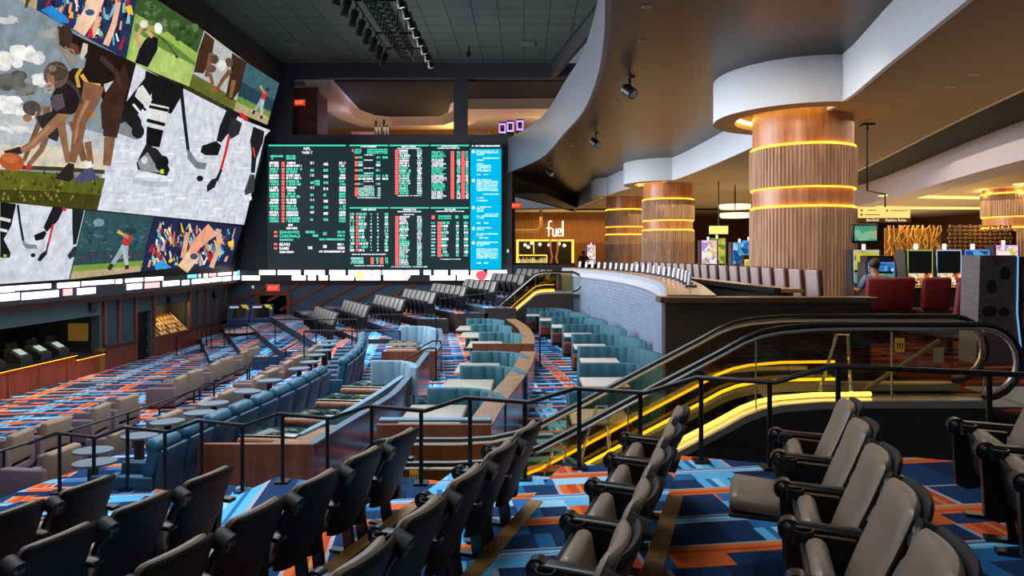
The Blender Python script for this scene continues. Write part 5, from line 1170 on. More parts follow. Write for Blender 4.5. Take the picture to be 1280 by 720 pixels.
SG = gscreen('green gold screen', [(120,140,40),(190,190,60),(214,196,90),(90,120,40)], .9, 5); SBL = gscreen('blue screen', [(50,120,180),(90,170,214),(30,80,140),(180,214,230)], .9, 5); SMINT = gscreen('mint screen', [(80,160,130),(130,190,150),(170,180,120),(90,150,130)], .9, 5)
DARK = mat('dark glass screen', (10,11,12), .08); EG = glow('green edge light', (170,200,100), .8); EW = glow('white edge light', (190,210,240), .8); EB = glow('blue edge light', (90,150,255), .9); EY = glow('yellow edge light', (250,214,110), 1.5); EP = glow('violet edge light', (214,150,240), 1.4)
slot('slot_machine', 'dark slot machine with green lit top edge, left of the matching pair behind the escalator', 9.6, 16.5, .05, DARK, SB_, EG)
slot('slot_machine', 'dark slot machine with gold reels, right of the matching pair behind the escalator', 10.36, 16.6, .05, DARK, SB_, EW)
slot('slot_machine', 'slot machine with blue screen partly hidden by the grey speaker cabinet', 11.12, 16.7, .05, SBL, SW, EB)
slot('slot_machine', 'slot machine with mint rimmed round top sign beside the broad column', 8.75, 17.4, -.1, SG, SMINT, EW, 2.05, SMINT)
slot('slot_machine', 'low blue lit slot machine right beside the broad column', 8.5, 16.2, 0, SBL, SMINT, EB, 1.75)
slot('slot_machine', 'slot machine with violet light at the right edge of the picture', 14.2, 20, 0, SW, SB_, EP, 2.2)
for i, (x, y, sc_, be, ed, h, lab) in enumerate(((7.62,28.0,SW,SW,EP,2.5,'tall white and violet slot machine seen between the two columns'),(8.15,28.6,SG,SG,EG,2.6,'tall green slot machine seen between the two columns'),(8.6,27.0,SBL,DARK,EB,2.4,'blue screened slot machine left of the broad column'),(7.9,23.4,SG,SG,EY,1.75,'golden slot machine in front of the others, left of the broad column'),(9.3,28.0,SBL,SW,EB,2.5,'pale blue slot machine half hidden by the broad column'),(4.95,50.0,SW,SW,EP,2.6,'white and violet slot machine beside the far column'))):
    slot('slot_machine', lab, x, y, 0, sc_, be, ed, h)
# game cabinets seen from the side
t = thing('game_cabinet', 'tall grey game cabinet with round speakers, right of the red slot chairs', 'game cabinet', (8.35, 12.0, ZC))
mb = MB(); mb.extr([(-.36,0),(.42,0),(.34,.9),(.33,1.92),(-.30,1.92),(-.33,1.0)], (1,0,0), (0,0,1), (0,1,0), (0,0,0), .5); mb.build('cabinet', wood('grey brown laminate', (92,86,88), (112,104,106), .4, (5,5,30)), t)
for x, z, rx, rz in ((-.1,1.36,.085,.12),(.14,1.6,.085,.12),(-.14,.93,.13,.1),(.12,.92,.09,.08)):
    mb = MB(); mb.prism([(rx*math.cos(2*PI*i/20), rz*math.sin(2*PI*i/20)) for i in range(20)], 0, .02); mb.v = [(x+a, -.012+c, z+b) for a, b, c in mb.v]; mb.build('speaker', mat('black speaker cloth', (24,30,34), .7), t)
mb = MB(); mb.extr([(-.1,1.92),(.12,1.92),(.01,1.72)], (1,0,0), (0,0,1), (0,-1,0), (0,0,0), .015); mb.build('top_wedge', M_rust, t)
mb = MB(); mb.tube([(.36,-.01,1.9),(.345,-.01,.9),(.43,-.01,.1)], .015, 6); mb.build('edge_light', glow('soft blue edge light', (120,180,230), .9), t)
t = thing('game_terminal', 'game terminal with a green screen cut off by the right picture edge', 'game cabinet', (9.15, 12.1, ZC), .1)
mb = MB(); mb.box((0,.2,.95), (.75,.5,1.9)); mb.build('cabinet', M_black, t); mb = MB(); mb.box((0,-.07,1.5), (.6,.02,.5)); mb.build('display', SMINT, t); mb = MB(); mb.box((0,-.07,.85), (.6,.02,.5)); mb.build('lower_display', SB_, t); mb = MB(); mb.box((0,-.2,1.12), (.7,.3,.06)); mb.build('button_deck', M_blk, t)
# red slot chairs
M_redv = mat('crushed red velvet', (118,26,30), .65, noise=(14,.5)); 
k_ = thing('slot_chair', '', 'chair')
mb = MB(); mb.rbox((0,-.26,.92), (.56,.12,.62), .05, rx=.12); mb.build('backrest', M_redv, k_, smooth=True); mb = MB(); mb.rbox((0,0,.55), (.54,.5,.14), .05); mb.build('seat', M_maroon, k_, smooth=True)
mb = MB(); mb.cyl((0,0,.03),(0,0,.5),.05,12); mb.build('pedestal', M_black, k_, smooth=True); mb = MB(); mb.cyl((0,0,0),(0,0,.035),.28,20); mb.build('base', M_black, k_)
pk = Placer(refresh(k_))
for x, y, rz, lab in ((9.15,15.4,0,'red velvet slot chair facing the left of the matching dark slot machines'),(7.85,15.2,-.1,'red slot chair nearest the broad column'),(8.45,15.6,.1,'second red slot chair from the broad column'),(9.95,15.3,-.2,'red slot chair facing the right of the matching dark slot machines'),(8.35,13.3,.5,'maroon slot chair nearest the escalator head'),(7.25,26.6,0,'red slot chair seen between the two columns, left one'),(7.95,26.3,0,'red slot chair seen between the two columns, right one'),(8.05,22.4,0,'red slot chair before the golden slot machine')):
    pk((x, y, ZC), rz, lab, 'red slot chairs', scale=(1.12,1.12,1.16))
# hanging direction sign
t = thing('hanging_sign', 'hanging lit direction sign with gold panels right of the broad column', 'sign', (10.55, 20, Z(1.17)))
mb = MB(); mb.box((10.55,20,Z(1.2)), (1.56,.10,.34)); local(t, mb).build('lit_panel', glow('lit gold sign panel', (255,226,130), 1.05), t)
mb = MB(); mb.box((10.55,20,Z(.98)), (1.58,.12,.13)); local(t, mb).build('lower_panel', mat('bronze sign panel', (112,66,24), .4), t)
mb = MB(); put_text(mb, 'Bar/Grill', .105, (10.22,19.935,Z(.98)), (1,0,0), (0,0,1)); put_text(mb, 'Stadium Suites', .105, (10.9,19.935,Z(.98)), (1,0,0), (0,0,1)); local(t, mb).build('lettering', glow('sign lettering', (255,240,214), 1.2), t)
mb = MB()
for px_, z_ in ((9.9,1.27),(9.9,1.14),(10.65,1.26)): mb.prism([(px_+.04*math.cos(2*PI*i/10), .04*math.sin(2*PI*i/10)) for i in range(10)], 0, .01); 
mb.v = [(x, 19.94+z, Z(1.27 if i < 20 else 1.14 if i < 40 else 1.26)+y) for i, (x, y, z) in enumerate(mb.v)]
mb.box((10.2,19.94,Z(1.27)), (.25,.01,.03)); mb.box((10.22,19.94,Z(1.14)), (.45,.01,.03)); mb.box((11.0,19.94,Z(1.26)), (.5,.01,.03)); local(t, mb).build('faint_symbols', mat('pale gold print', (196,164,96), .5), t)
mb = MB(); mb.tube([(10.62,20,Z(1.37)),(10.62,20,Z(1.75)),(10.1,20,Z(1.85)),(10.1,20,Z(3.86))], .03, 6); mb.box((10.1,20,Z(3.8)),(.3,.3,.1)); local(t, mb).build('hanger', M_black, t)
# glowing ceiling coves, ring lamps
def cove(name, label, pts, w_, z, m_):
    P_ = xy(resamp(arc_path(pts, 40), 41)); mb = MB(); mb.strip(P_, offs(P_, w_), Z(z), Z(z)+.06); o = mb.build(name, m_); tag(o, label, 'cove light'); return o
G_soft = glow('soft cove light', (255,222,130), 1.5)
cove('cove_light', 'long curved glowing ceiling cove sweeping over the slot machines, upper one', [(19.6,36),(24,37.5),(30,38),(35,38)], 1.0, 3.1, G_soft)
cove('cove_light', 'curved glowing ceiling cove behind the hanging sign, lower one', [(20.5,44),(26,46),(32,46.5),(35,46)], 1.2, 3.1, G_soft)
cove('cove_light', 'short oval glowing ceiling cove near the right wall', [(22.5,30.5),(26,31.5),(30,31.5)], .6, 3.12, G_soft)
for i, (x, y, z, r, lab) in enumerate(((12.4,40,2.62,.92,'upper glowing disc lamp between the columns'),(11.8,38,2.0,.85,'lower glowing disc lamp between the columns'))):
    t = thing('disc_lamp', lab, 'ceiling lamp', (x, y, Z(z)), 0, 'glowing disc lamps'); mb = MB(); mb.lathe([(0,0),(r*.9,0),(r,.12),(r*.96,.26),(0,.26)], n=32); mb.build('shade', glow('disc lamp shade', (255,236,186), 1.7), t, smooth=True); mb = MB(); mb.cyl((0,0,.26),(0,0,LC-z+.02),.03,6); mb.build('hanger', M_black, t)
# woven screens, golden branches, far ribbed drum
t = thing('branch_screen', 'screen of golden twisted branches glowing above the slot machines', 'screen', (15.2, 26.5, Z(.65)))
mb = MB(); mb.box((15.2,26.6,Z(-.5)), (2.2,.05,3.0)); local(t, mb).build('backing', mat('amber backing', (180,118,44), .6), t)
r = random.Random(2)
for k in range(26):
    x = 14.2+2.0*k/25; pts = [(x+r.uniform(-.12,.12), 26.5+r.uniform(-.04,.04), Z(-.2)+1.3*j/6) for j in range(7)]; mb = MB(); mb.tube(pts, .025, 5); local(t, mb).build('branch', mat('golden branch', (226,170,70), .4), t)
t = thing('lattice_screen', 'brown basket weave lattice screen above the right slot machines', 'screen', (20.5, 30, Z(.7)))
mb = MB(); 
for i in range(13):
    for j in range(8):
        if (i+j) % 2 == 0: mb.rbox((18.8+.17*i*1.0*1.3, 30, Z(-.1)+.17*j+.1), (.24,.08,.1), .03)
        else: mb.rbox((18.8+.17*i*1.3, 30, Z(-.1)+.17*j+.1), (.1,.08,.17), .03)
local(t, mb).build('weave', mat('weave brown', (150,104,56), .5), t)
mb = MB(); mb.box((20.2,30.3,Z(-.6)), (3.4,.08,3.2)); local(t, mb).build('backing', mat('dark weave backing', (70,44,26), .6), t)
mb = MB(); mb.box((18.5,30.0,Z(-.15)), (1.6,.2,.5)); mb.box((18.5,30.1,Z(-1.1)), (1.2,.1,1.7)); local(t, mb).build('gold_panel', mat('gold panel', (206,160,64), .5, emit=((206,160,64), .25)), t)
point('branch_fill', (15.2, 26.0, Z(1.3)), 18, WARM, .1); point('lattice_fill', (20, 29.3, Z(1.4)), 30, WARM, .1)  # unseen fills added to brighten the branch and lattice screens
column(24.6, 34.0, 1.5, 'ribbed lit wood drum at the far right behind the slot machines', zt=3.2, collar=False)
for i in range(6): a = 2*PI*i/6; point('drum_strip', (24.6+1.6*math.cos(a), 34+1.6*math.sin(a), Z(3.0)), 12, WARM, .06)
# yellow bar sign seen between the columns
t = thing('bar_sign', 'glowing yellow box sign hanging over the slots between the columns', 'sign', (10.4, 36, Z(1.2))); mb = MB(); mb.box((10.3,36,Z(1.25)), (.95,.2,.42)); local(t, mb).build('lit_box', glow('lit yellow box', (255,226,120), 1.4), t); mb = MB(); mb.cyl((10.3,36,Z(1.46)),(10.3,36,Z(3.85)),.03,6); local(t, mb).build('hanger', M_black, t)
# ---------------------------------------------------------------- bar with neon lettering at the far end
t = thing('neon_sign', 'glowing white neon word on the brown wall of the far bar', 'sign', (2.77, 62.6, Z(2.2)))
mb = MB(); x0, z0 = 2.05, Z(1.6)
def neon(pts): mb.tube([(x0+a, 62.86, z0+b) for a, b in pts], .055, 6)
neon([(.52,1.35),(.40,1.42),(.28,1.35),(.24,1.2),(.24,0)]); neon([(.05,.75),(.48,.75)])
neon([(.62,.70),(.62,.15),(.70,.03),(.84,.03),(.92,.15),(.92,.70)]); neon([(.92,.12),(.95,0)])
neon([(1.08,.38),(1.36,.38),(1.36,.60),(1.24,.72),(1.12,.64),(1.06,.38),(1.10,.12),(1.22,.02),(1.36,.10)]); neon([(1.54,1.42),(1.54,0)])
local(t, mb).build('lettering', glow('neon white', (255,240,190), 3.5), t)
mb = MB(); mb.box((5,63,Z(1.0)), (13,.2,6)); struct(mb, 'wall_back.008', wood('chestnut bar wall', (112,66,26), (140,86,36), .5))
t = thing('back_bar', 'brightly lit back bar with shelves and bulbs under the neon word', 'bar', (1.8, 62.7, ZC))
mb = MB()
for a, c in (((2.0,62.7,Z(1.22)),(5.2,.3,.16)),((4.5,62.7,Z(.1)),(.2,.3,2.4)),((-.6,62.7,Z(.1)),(.2,.3,2.4)),((.8,62.7,Z(-.15)),(2.6,.3,.10)),((.9,62.7,Z(.6)),(.08,.3,1.2)),((2.1,62.7,Z(-.6)),(.08,.3,.9))): mb.box(a, c)
local(t, mb).build('lit_frame', glow('lit bar frame', (255,214,90), 1.6), t)
mb = MB(); mb.box((2,62.9,Z(0)), (5.2,.1,2.4)); local(t, mb).build('backing', mat('dark bar backing', (40,30,16), .4), t)
mb = MB(); mb.box((1.9,62.4,Z(-1.4)), (5.4,.5,1.1)); local(t, mb).build('counter', M_brown, t)
r = random.Random(9)
for k in range(16):
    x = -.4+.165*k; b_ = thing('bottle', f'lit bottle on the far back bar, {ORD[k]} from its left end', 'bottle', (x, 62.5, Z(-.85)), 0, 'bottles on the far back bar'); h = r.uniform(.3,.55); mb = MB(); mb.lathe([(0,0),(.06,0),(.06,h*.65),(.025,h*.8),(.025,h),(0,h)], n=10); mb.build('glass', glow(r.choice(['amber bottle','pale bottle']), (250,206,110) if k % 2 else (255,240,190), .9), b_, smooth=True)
for k, (x, z) in enumerate([(.1,.8),(.7,.95),(1.45,.85),(2.3,.8),(3.2,.9),(3.7,.75),(.4,.6)]):
    o = thing('pendant_bulb', f'bare glowing bulb over the far bar, {ORD[k]} from the left' if k < 6 else 'small bare glowing bulb low at the left of the far bar', 'pendant lamp', (x, 62.2, Z(z)), 0, 'bulbs over the far bar'); mb = MB(); mb.ball((0,0,0), .14, 6); mb.build('bulb', glow('bare bulb', (255,236,170), 4), o, smooth=True); mb = MB(); mb.cyl((0,0,.12),(0,0,3.83-z),.012,5); mb.build('cord', M_black, o)
for k, (x, c) in enumerate(((2.45,(200,120,90)),(3.05,(206,150,70)))):
    t = thing('beer_tower', ['copper curved drink tower at the far bar, left one','gold curved drink tower at the far bar, right one'][k], 'drink tower', (x, 62.0, Z(-.9))); s_ = (-1,1)[k]
    mb = MB(); mb.tube([(0,0,0),(.12*s_*-1,0,.6),(0,0,1.2),(.05*s_,0,1.8),(.03*s_,0,2.2)], [.09,.1,.08,.1,.06], 8); mb.build('column', mat(f'metallic tower {k}', c, .3, metal=.6, emit=(c, .25)), t, smooth=True); mb = MB(); mb.cyl((0,0,-1.05),(0,0,.02),.14,10); mb.build('base', M_black, t)
t = thing('ceiling_duct', 'tan round duct bending across the ceiling of the far bar', 'duct', (.5, 60, Z(2.5))); mb = MB(); mb.tube([(-1.0,60,Z(2.0)),(1.1,60,Z(2.0)),(1.35,60,Z(2.15)),(1.5,60,Z(2.5)),(1.5,60,Z(3.85))], .14, 10); local(t, mb).build('pipe', mat('tan duct', (176,140,86), .5), t, smooth=True)
# ---------------------------------------------------------------- people
def person(name, label, root, joints, hair, shirt, trousers, skin=(150,104,80), s=1.0):
    """one continuous skinned body, with hair and clothing as children"""
    t = thing(name, label, 'person', root)
    def skinned(nm, verts, edges, m):
        me = bpy.data.meshes.new(nm); me.from_pydata([v[0] for v in verts], edges, []); o = bpy.data.objects.new(nm, me); COL.objects.link(o); o.parent = t
        md = o.modifiers.new('skin', 'SKIN'); 
        for i, v in enumerate(verts): me.skin_vertices[0].data[i].radius = (v[1], v[1]*(v[2] if len(v) > 2 else 1))
        me.skin_vertices[0].data[0].use_root = True
        sb = o.modifiers.new('smooth', 'SUBSURF'); sb.levels = 1; sb.render_levels = 2; me.materials.append(m); return o
    J = joints
    body = [(J['pelvis'],.13,1),(J['waist'],.115,1),(J['chest'],.15,.8),(J['neck'],.06),(J['head'],.095),(J['crown'],.085)]; e = [(0,1),(1,2),(2,3),(3,4),(4,5)]
    for sd in ('l','r'):
        n = len(body); body += [(J['sh'+sd],.065),(J['el'+sd],.048),(J['wr'+sd],.034),(J['hd'+sd],.03)]; e += [(2,n),(n,n+1),(n+1,n+2),(n+2,n+3)]
        w_ = Vector(J['wr'+sd]); h = Vector(J['hd'+sd]); d_ = (h-w_).normalized(); side = d_.cross(Vector((0,0,1))).normalized()
        for q in range(5):
            k = len(body); off = side*(.028*(q-1.5)) if q < 4 else side*-.05; ln = (.085,.095,.09,.075,.05)[q]
            body += [(tuple(h+off+d_*ln*.5),.0095),(tuple(h+off+d_*ln+Vector((0,0,-.02))),.008)]; e += [(n+3,k),(k,k+1)]
        n = len(body); body += [(J['hip'+sd],.09),(J['kn'+sd],.065),(J['an'+sd],.045),(J['to'+sd],.04)]; e += [(0,n),(n,n+1),(n+1,n+2),(n+2,n+3)]
    skinned('body', body, e, mat('skin '+name, skin, .55))
    top = [(J['waist'],.135,1),(J['chest'],.17,.8)]; e = [(0,1)]
    for sd in ('l','r'): n = len(top); top += [(J['sh'+sd],.085),(tuple(Vector(J['sh'+sd]).lerp(Vector(J['el'+sd]), .8)),.068)]; e += [(1,n),(n,n+1)]
    n = len(top); top.append((J['pelvis'],.15,1)); e.append((0,n)); skinned('shirt', top, e, shirt)
    tr = [(J['pelvis'],.148,1)]; e = []
    for sd in ('l','r'): n = len(tr); tr += [(J['hip'+sd],.105),(J['kn'+sd],.08),(J['an'+sd],.06)]; e += [(0,n),(n,n+1),(n+1,n+2)]
    skinned('trousers', tr, e, trousers)
    c = Vector(J['crown']); mb = MB(); mb.ball((c.x, c.y+.02*(1 if hair[1] else -1), c.z+.01), .112, 8, (.95,1,.95)); mb.build('hair', mat('dark hair', hair[0], .6), t, smooth=True)
    h = Vector(J['head']); f = Vector((0,-1,0)) if hair[1] else Vector((0,1,0))
    mb = MB(); mb.ball(h+f*.1, .02, 5, (.7,1,1.3)); mb.ball(h+f*.092+Vector((-.035,0,.03)), .012, 5); mb.ball(h+f*.092+Vector((.035,0,.03)), .012, 5); mb.box(h+f*.09+Vector((0,0,-.05)), (.045,.015,.01)); mb.ball(h+Vector((-.1,0,0)), .025, 5, (.4,.8,1.2)); mb.ball(h+Vector((.1,0,0)), .025, 5, (.4,.8,1.2)); mb.build('face', mat('skin '+name, skin, .55), t, smooth=True)
    return t
stand = dict(pelvis=(0,0,1.0), waist=(0,0,1.18), chest=(0,-.02,1.42), neck=(0,-.03,1.58), head=(0,-.08,1.69), crown=(0,-.07,1.77), shl=(-.2,-.02,1.5), ell=(-.32,-.08,1.24), wrl=(-.14,-.30,1.22), hdl=(-.07,-.36,1.24), shr=(.2,-.02,1.5), elr=(.32,-.08,1.24), wrr=(.14,-.30,1.22), hdr=(.07,-.36,1.24), hipl=(-.1,0,.93), knl=(-.11,-.02,.5), anl=(-.11,.02,.09), tol=(-.12,-.14,.05), hipr=(.1,0,.93), knr=(.11,-.02,.5), anr=(.11,.02,.09), tor=(.12,-.14,.05))
t = person('person', 'person in a dark shirt with folded arms behind the curved bar, by the far column', (4.2, 48.0, ZC), stand, ((30,24,22), True), mat('dark shirt', (36,36,42), .8), mat('black trousers', (20,20,22), .8)); t.scale = (1.22,1.22,1.14)
sit = dict(pelvis=(0,0,.66), waist=(0,0,.84), chest=(0,.02,1.08), neck=(0,.05,1.24), head=(0,.09,1.35), crown=(0,.08,1.43), shl=(-.2,.02,1.16), ell=(-.28,.12,.92), wrl=(-.2,.38,.94), hdl=(-.19,.45,.94), shr=(.2,.02,1.16), elr=(.28,.12,.92), wrr=(.2,.38,.94), hdr=(.19,.45,.94), hipl=(-.1,.06,.64), knl=(-.12,.48,.62), anl=(-.12,.46,.12), tol=(-.12,.6,.06), hipr=(.1,.06,.64), knr=(.12,.48,.62), anr=(.12,.46,.12), tor=(.12,.6,.06))
t = person('person', 'person in a grey blue shirt sitting at the blue lit slot machine, seen from behind', (7.87, 15.2, ZC), sit, ((40,34,34), False), mat('grey blue shirt', (92,116,140), .8), mat('black trousers', (20,20,22), .8)); t.scale = (1.12,1.12,1.2)
# ---------------------------------------------------------------- lighting truss
t = thing('lighting_truss', 'black lattice lighting truss hung under the dark tiled ceiling', 'truss', (-5.75, 28, Z(9.8)))
mb = MB(); C4 = [(-.3,-.3),(.3,-.3),(.3,.3),(-.3,.3)]
for cx_, cz in C4: mb.cyl((-5.75+cx_,21.5,Z(9.8)+cz),(-5.75+cx_,33.6,Z(9.8)+cz),.035,6)
local(t, mb).build('chord', M_black, t)
y = 21.5; k = 0
while y < 33.3:
    mb = MB()
    for q in range(4):
        a, b_ = C4[q], C4[(q+1) % 4]; mb.cyl((-5.75+a[0],y,Z(9.8)+a[1]),(-5.75+b_[0],y+.6,Z(9.8)+b_[1]),.022,5); mb.cyl((-5.75+a[0],y,Z(9.8)+a[1]),(-5.75+b_[0],y,Z(9.8)+b_[1]),.022,5)
    local(t, mb).build('lattice', M_black, t); y += .6
for sx in (-.95, .95): mb = MB(); mb.cyl((-5.75+sx,21.5,Z(10.0)),(-5.75+sx,33.6,Z(10.0)),.04,6); local(t, mb).build('side_pipe', M_black, t)
for yy in (23,27,31,33.3): mb = MB(); mb.box((-5.75,yy,Z(10.05)),(1.95,.07,.07)); mb.cyl((-5.75,yy,Z(10.05)),(-5.75,yy,Z(11.76)),.03,5); local(t, mb).build('hanger', M_black, t)
s_ = thing('stage_spotlight', '', 'spotlight')
mb = MB(); mb.lathe([(0,.05),(.11,.05),(.13,0),(.13,-.42),(.16,-.44),(.16,-.62),(.145,-.62),(.145,-.5),(0,-.5)], n=14); mb.down(.28).build('barrel', M_blk, s_, smooth=True)
mb = MB(); mb.lathe([(0,-.56),(.135,-.56),(.12,-.585),(0,-.6)], n=14); mb.down(.28).build('lens', glow('lit lens', (255,244,224), 1.3), s_, smooth=True)
mb = MB(); mb.box((0,0,.16),(.05,.05,.36)); mb.box((-.15,0,-.1),(.02,.04,.3)); mb.box((.15,0,-.1),(.02,.04,.3)); mb.box((0,0,.05),(.32,.04,.02)); mb.down(.28).build('yoke', M_black, s_)
ps = Placer(refresh(s_)); n = 0
for sx in (-.95, .95):
    for i in range(10):
        r_ = ps((-5.75+sx, 22.6+i*1.17+(.3 if sx > 0 else 0), Z(10.0)), 0, f'black stage spotlight on the {"left" if sx < 0 else "right"} pipe of the truss, {ORD[9-i]} from its far end', 'spotlights on the truss'); r_.rotation_euler = (.12, .28*(1 if sx < 0 else -1), 0)
# spotlights and downlights under the bronze soffit
b_ = thing('track_spotlight', '', 'spotlight')
mb = MB(); mb.cyl((0,0,0),(0,0,-.22),.035,8); mb.box((0,0,-.02),(.18,.18,.04)); mb.build('mount', M_black, b_)
mb = MB(); mb.cyl((.0,.14,-.26),(-.04,-.16,-.44),.13,14); mb.build('head', M_black, b_, smooth=True); mb = MB(); mb.cyl((-.04,-.161,-.441),(-.041,-.165,-.443),.10,14); mb.build('lens', mat('grey glass lens', (150,170,186), .1), b_)
pb2 = Placer(refresh(b_))
for px, py, lab in ((787,96,'black spotlight under the bronze soffit, nearest and largest of three'),(744,166,'black spotlight under the bronze soffit, middle of three'),(688,207,'black spotlight under the bronze soffit, farthest of three')):
    Y = F*BR/(CY-py); pb2(((px-CX)/F*Y, Y, Z(BR)), .6, lab, 'spotlights under the bronze soffit', scale=(1.2,1.2,1.2))
d_ = thing('downlight', '', 'ceiling lamp'); mb = MB(); mb.lathe([(.05,.0),(.1,0),(.1,-.015),(.05,-.015),(.05,0)], n=16); mb.build('ring', mat('pale ring', (140,130,120), .4), d_); mb = MB(); mb.cyl((0,0,-.012),(0,0,0),.05,12); mb.build('lens', M_black, d_)
pd2 = Placer(refresh(d_))
for px, py, lab in ((808,8,'first, nearest the picture top'),(802,51,'second'),(772,127,'third'),(716,182,'fourth')):
    Y = F*BR/(CY-py); pd2(((px-CX)/F*Y, Y, Z(BR)), 0, f'small recessed downlight in the bronze soffit, {lab} of four', 'downlights in the bronze soffit')
for px, py, lab in ((1218,93,'nearer'),(1188,108,'farther')):
    Y = F*LC/(CY-py); pd2(((px-CX)/F*Y, Y, Z(LC)), 0, f'small recessed downlight in the tan casino ceiling, {lab} one', 'downlights in the tan ceiling')
for px, py, lab in ((368,55,'left'),(523,55,'middle'),(660,54,'right')):
    Y = F*CEIL/(CY-py); t = thing('air_vent', f'pale square air vent in the dark tiled ceiling, {lab} one', 'vent', ((px-CX)/F*Y, Y, Z(CEIL)-.03), 0, 'vents in the tiled ceiling'); mb = MB(); mb.box((0,0,0),(.75,.9,.05)); mb.build('frame', mat('grey vent', (110,116,114), .6), t)
    for q in range(4): mb = MB(); mb.box((0,-.3+.2*q,-.03),(.65,.03,.02)); mb.build('slat', mat('grey vent', (110,116,114), .6), t)
Y = F*CEIL/(CY-58); t = thing('security_camera', 'small black camera hanging from the dark tiled ceiling', 'camera', ((586-CX)/F*Y, Y, Z(CEIL))); mb = MB(); mb.cyl((0,0,0),(0,0,-.35),.05,8); mb.build('stem', M_black, t); mb = MB(); mb.rbox((0,-.05,-.5),(.24,.36,.3),.06); mb.build('body', M_blk, t, smooth=True)
# ---------------------------------------------------------------- betting counter at left
t = thing('betting_counter', 'long red brown betting counter glowing orange under its top edge at left', 'counter', (XL, 24, Z(PIT)))
def cnt(y0, y1, zt):
    mb = MB(); mb.box((XL+.12,(y0+y1)/2,Z((zt-.12+PIT)/2)),(.14,y1-y0,zt-.12-PIT)); local(t, mb).build('front_panel', M_red_wood, t)
    mb = MB(); mb.box((XL-.2,(y0+y1)/2,Z(zt-.05)),(1.1,y1-y0,.1)); local(t, mb).build('counter_top', mat('black stone top', (26,27,30), .25), t)
    mb = MB(); mb.box((XL+.26,(y0+y1)/2,Z(zt-.115)),(.04,y1-y0,.025)); local(t, mb).build('under_light', glow('orange under light', (255,150,30), 9), t)
cnt(13.5, 27.0, -3.92); cnt(27.0, yc-.05, -4.12)
for k in range(9):
    y = 14.5+1.5*k; mb = MB(); mb.box((XL+.2,y,Z(-4.5)),(.03,.05,.9)); local(t, mb).build('panel_joint', M_rust, t)
mb = MB(); mb.box((XL+.1,yc-.15,Z(-4.5)),(.3,.3,.95)); local(t, mb).build('end_post', mat('gold end post', (150,108,40), .4, metal=.5), t)
area('counter_glow', (XL+.75, 21, Z(-3.9)), (.1, 14), 150, (1,.5,.12), (0,-.35,0))
b_ = thing('betting_terminal', '', 'terminal'); mb = MB(); mb.extr([(-.3,0),(.32,0),(.32,.16),(-.22,.5),(-.3,.5)], (1,0,0), (0,0,1), (0,1,0), (0,-.3,0), .6); mb.build('housing', mat('dark terminal', (44,40,36), .4), b_)
mb = MB(); mb.box((.07,0,.36),(.34,.34,.02), ry=.56); mb.build('display', mat('pale display', (176,190,170), .3, emit=((176,190,170), .4)), b_); mb = MB(); mb.box((-.25,.0,.56),(.06,.5,.3)); mb.build('clerk_monitor', M_black, b_)
pbt = Placer(refresh(b_))
for i, y in enumerate((23.3,24.6,25.6,26.6)): pbt((XL-.3, y, Z(-3.92)), 0, f'dark betting terminal on the counter at left, {ORD[i]} from the picture edge', 'terminals on the betting counter')
t = thing('wall_television', 'black television in the dark recess behind the betting counter', 'television', (XL-3.9, 22.8, Z(-2.85))); mb = MB(); mb.rbox((0,0,0),(.1,2.6,1.0),.03); mb.build('case', M_blk, t); mb = MB(); mb.box((.06,0,0),(.01,2.5,.9)); mb.build('display', mat('dark display', (12,16,22), .1), t)
t = thing('notice', 'small yellow notice on the recess end wall beside the betting counter', 'notice', (XL-1.0, yc+.17, Z(-3.35))); mb = MB(); mb.box((0,0,0),(.85,.03,.75)); mb.build('sheet', mat('yellow notice', (166,126,50), .6, emit=((166,126,50), .15)), t)
t = thing('back_counter', 'dim gold lit work shelf in the recess behind the betting counter', 'shelf', (XL-2.6, 24, Z(-4.6))); mb = MB(); mb.box((0,0,.3),(.5,7,.08)); mb.box((-.2,0,-.05),(.08,7,.62)); mb.build('shelf', mat('olive shelf', (120,96,50), .5), t); point('recess_lamp', (XL-1.6, 23.5, Z(-3.0)), 22, (1,.75,.35), .1); point('recess_lamp', (XL-1.4, 27.0, Z(-3.2)), 10, (1,.75,.35), .1)
# black studded doorway panel
t = tag(bpy.data.objects.new('door_1', None), None); COL.objects.link(t); t['kind'] = 'structure'; t.location = (XL-.2, (yd0+yd1)/2, Z(PIT))
mb = MB(); mb.box((0,0,1.1),(.1,yd1-yd0,2.25)); mb.build('door_panel', M_black, t)['kind'] = 'structure'
for z in (.3,.9,1.5,2.05): mb = MB(); mb.cyl((.05,.55,z),(.09,.55,z),.07,12); mb.build('door_stud', mat('bronze stud', (120,92,66), .3, metal=.6), t, smooth=True)['kind'] = 'structure'
# lit slanting form rack
t = thing('form_rack', 'slanting gold lit rack of betting forms set into the left wall', 'rack', (XL-.3, (yr0+yr1)/2, Z(-4.1)))
wy = yr1-yr0-.5
for k in range(10):
    y = -wy/2+wy*k/9; mb = MB(); mb.tube([(-.55,y,.95),(.38,y,.05)], .035, 6); mb.build('rod', mat('brass rod', (190,140,70), .35, metal=.5), t)
for j in range(4):
    for k in range(9):
        if j < 2 or (k+j) % 3: mb = MB(); y = -wy/2+wy*(k+.5)/9; mb.box((-.4+.22*j,y,.76-.21*j),(.2,.26,.02), ry=.77); mb.build('form_stack', mat('cream paper', (214,190,140), .7), t)
mb = MB(); mb.box((-.1,0,.42),(1.2,wy+.2,.04), ry=.77); mb.build('board', M_rust, t)
for k in range(2): mb = MB(); mb.box((-.55,-wy/2+1.1*k+.2,1.1),(.08,.12,1.9)); mb.build('upright', mat('amber lit wood', (196,122,46), .5), t)
point('rack_lamp', (XL-.3, yr0+.9, Z(-2.85)), 26, (1,.62,.22), .08); point('rack_lamp', (XL-.3, yr1-1.0, Z(-2.85)), 20, (1,.62,.22), .08)
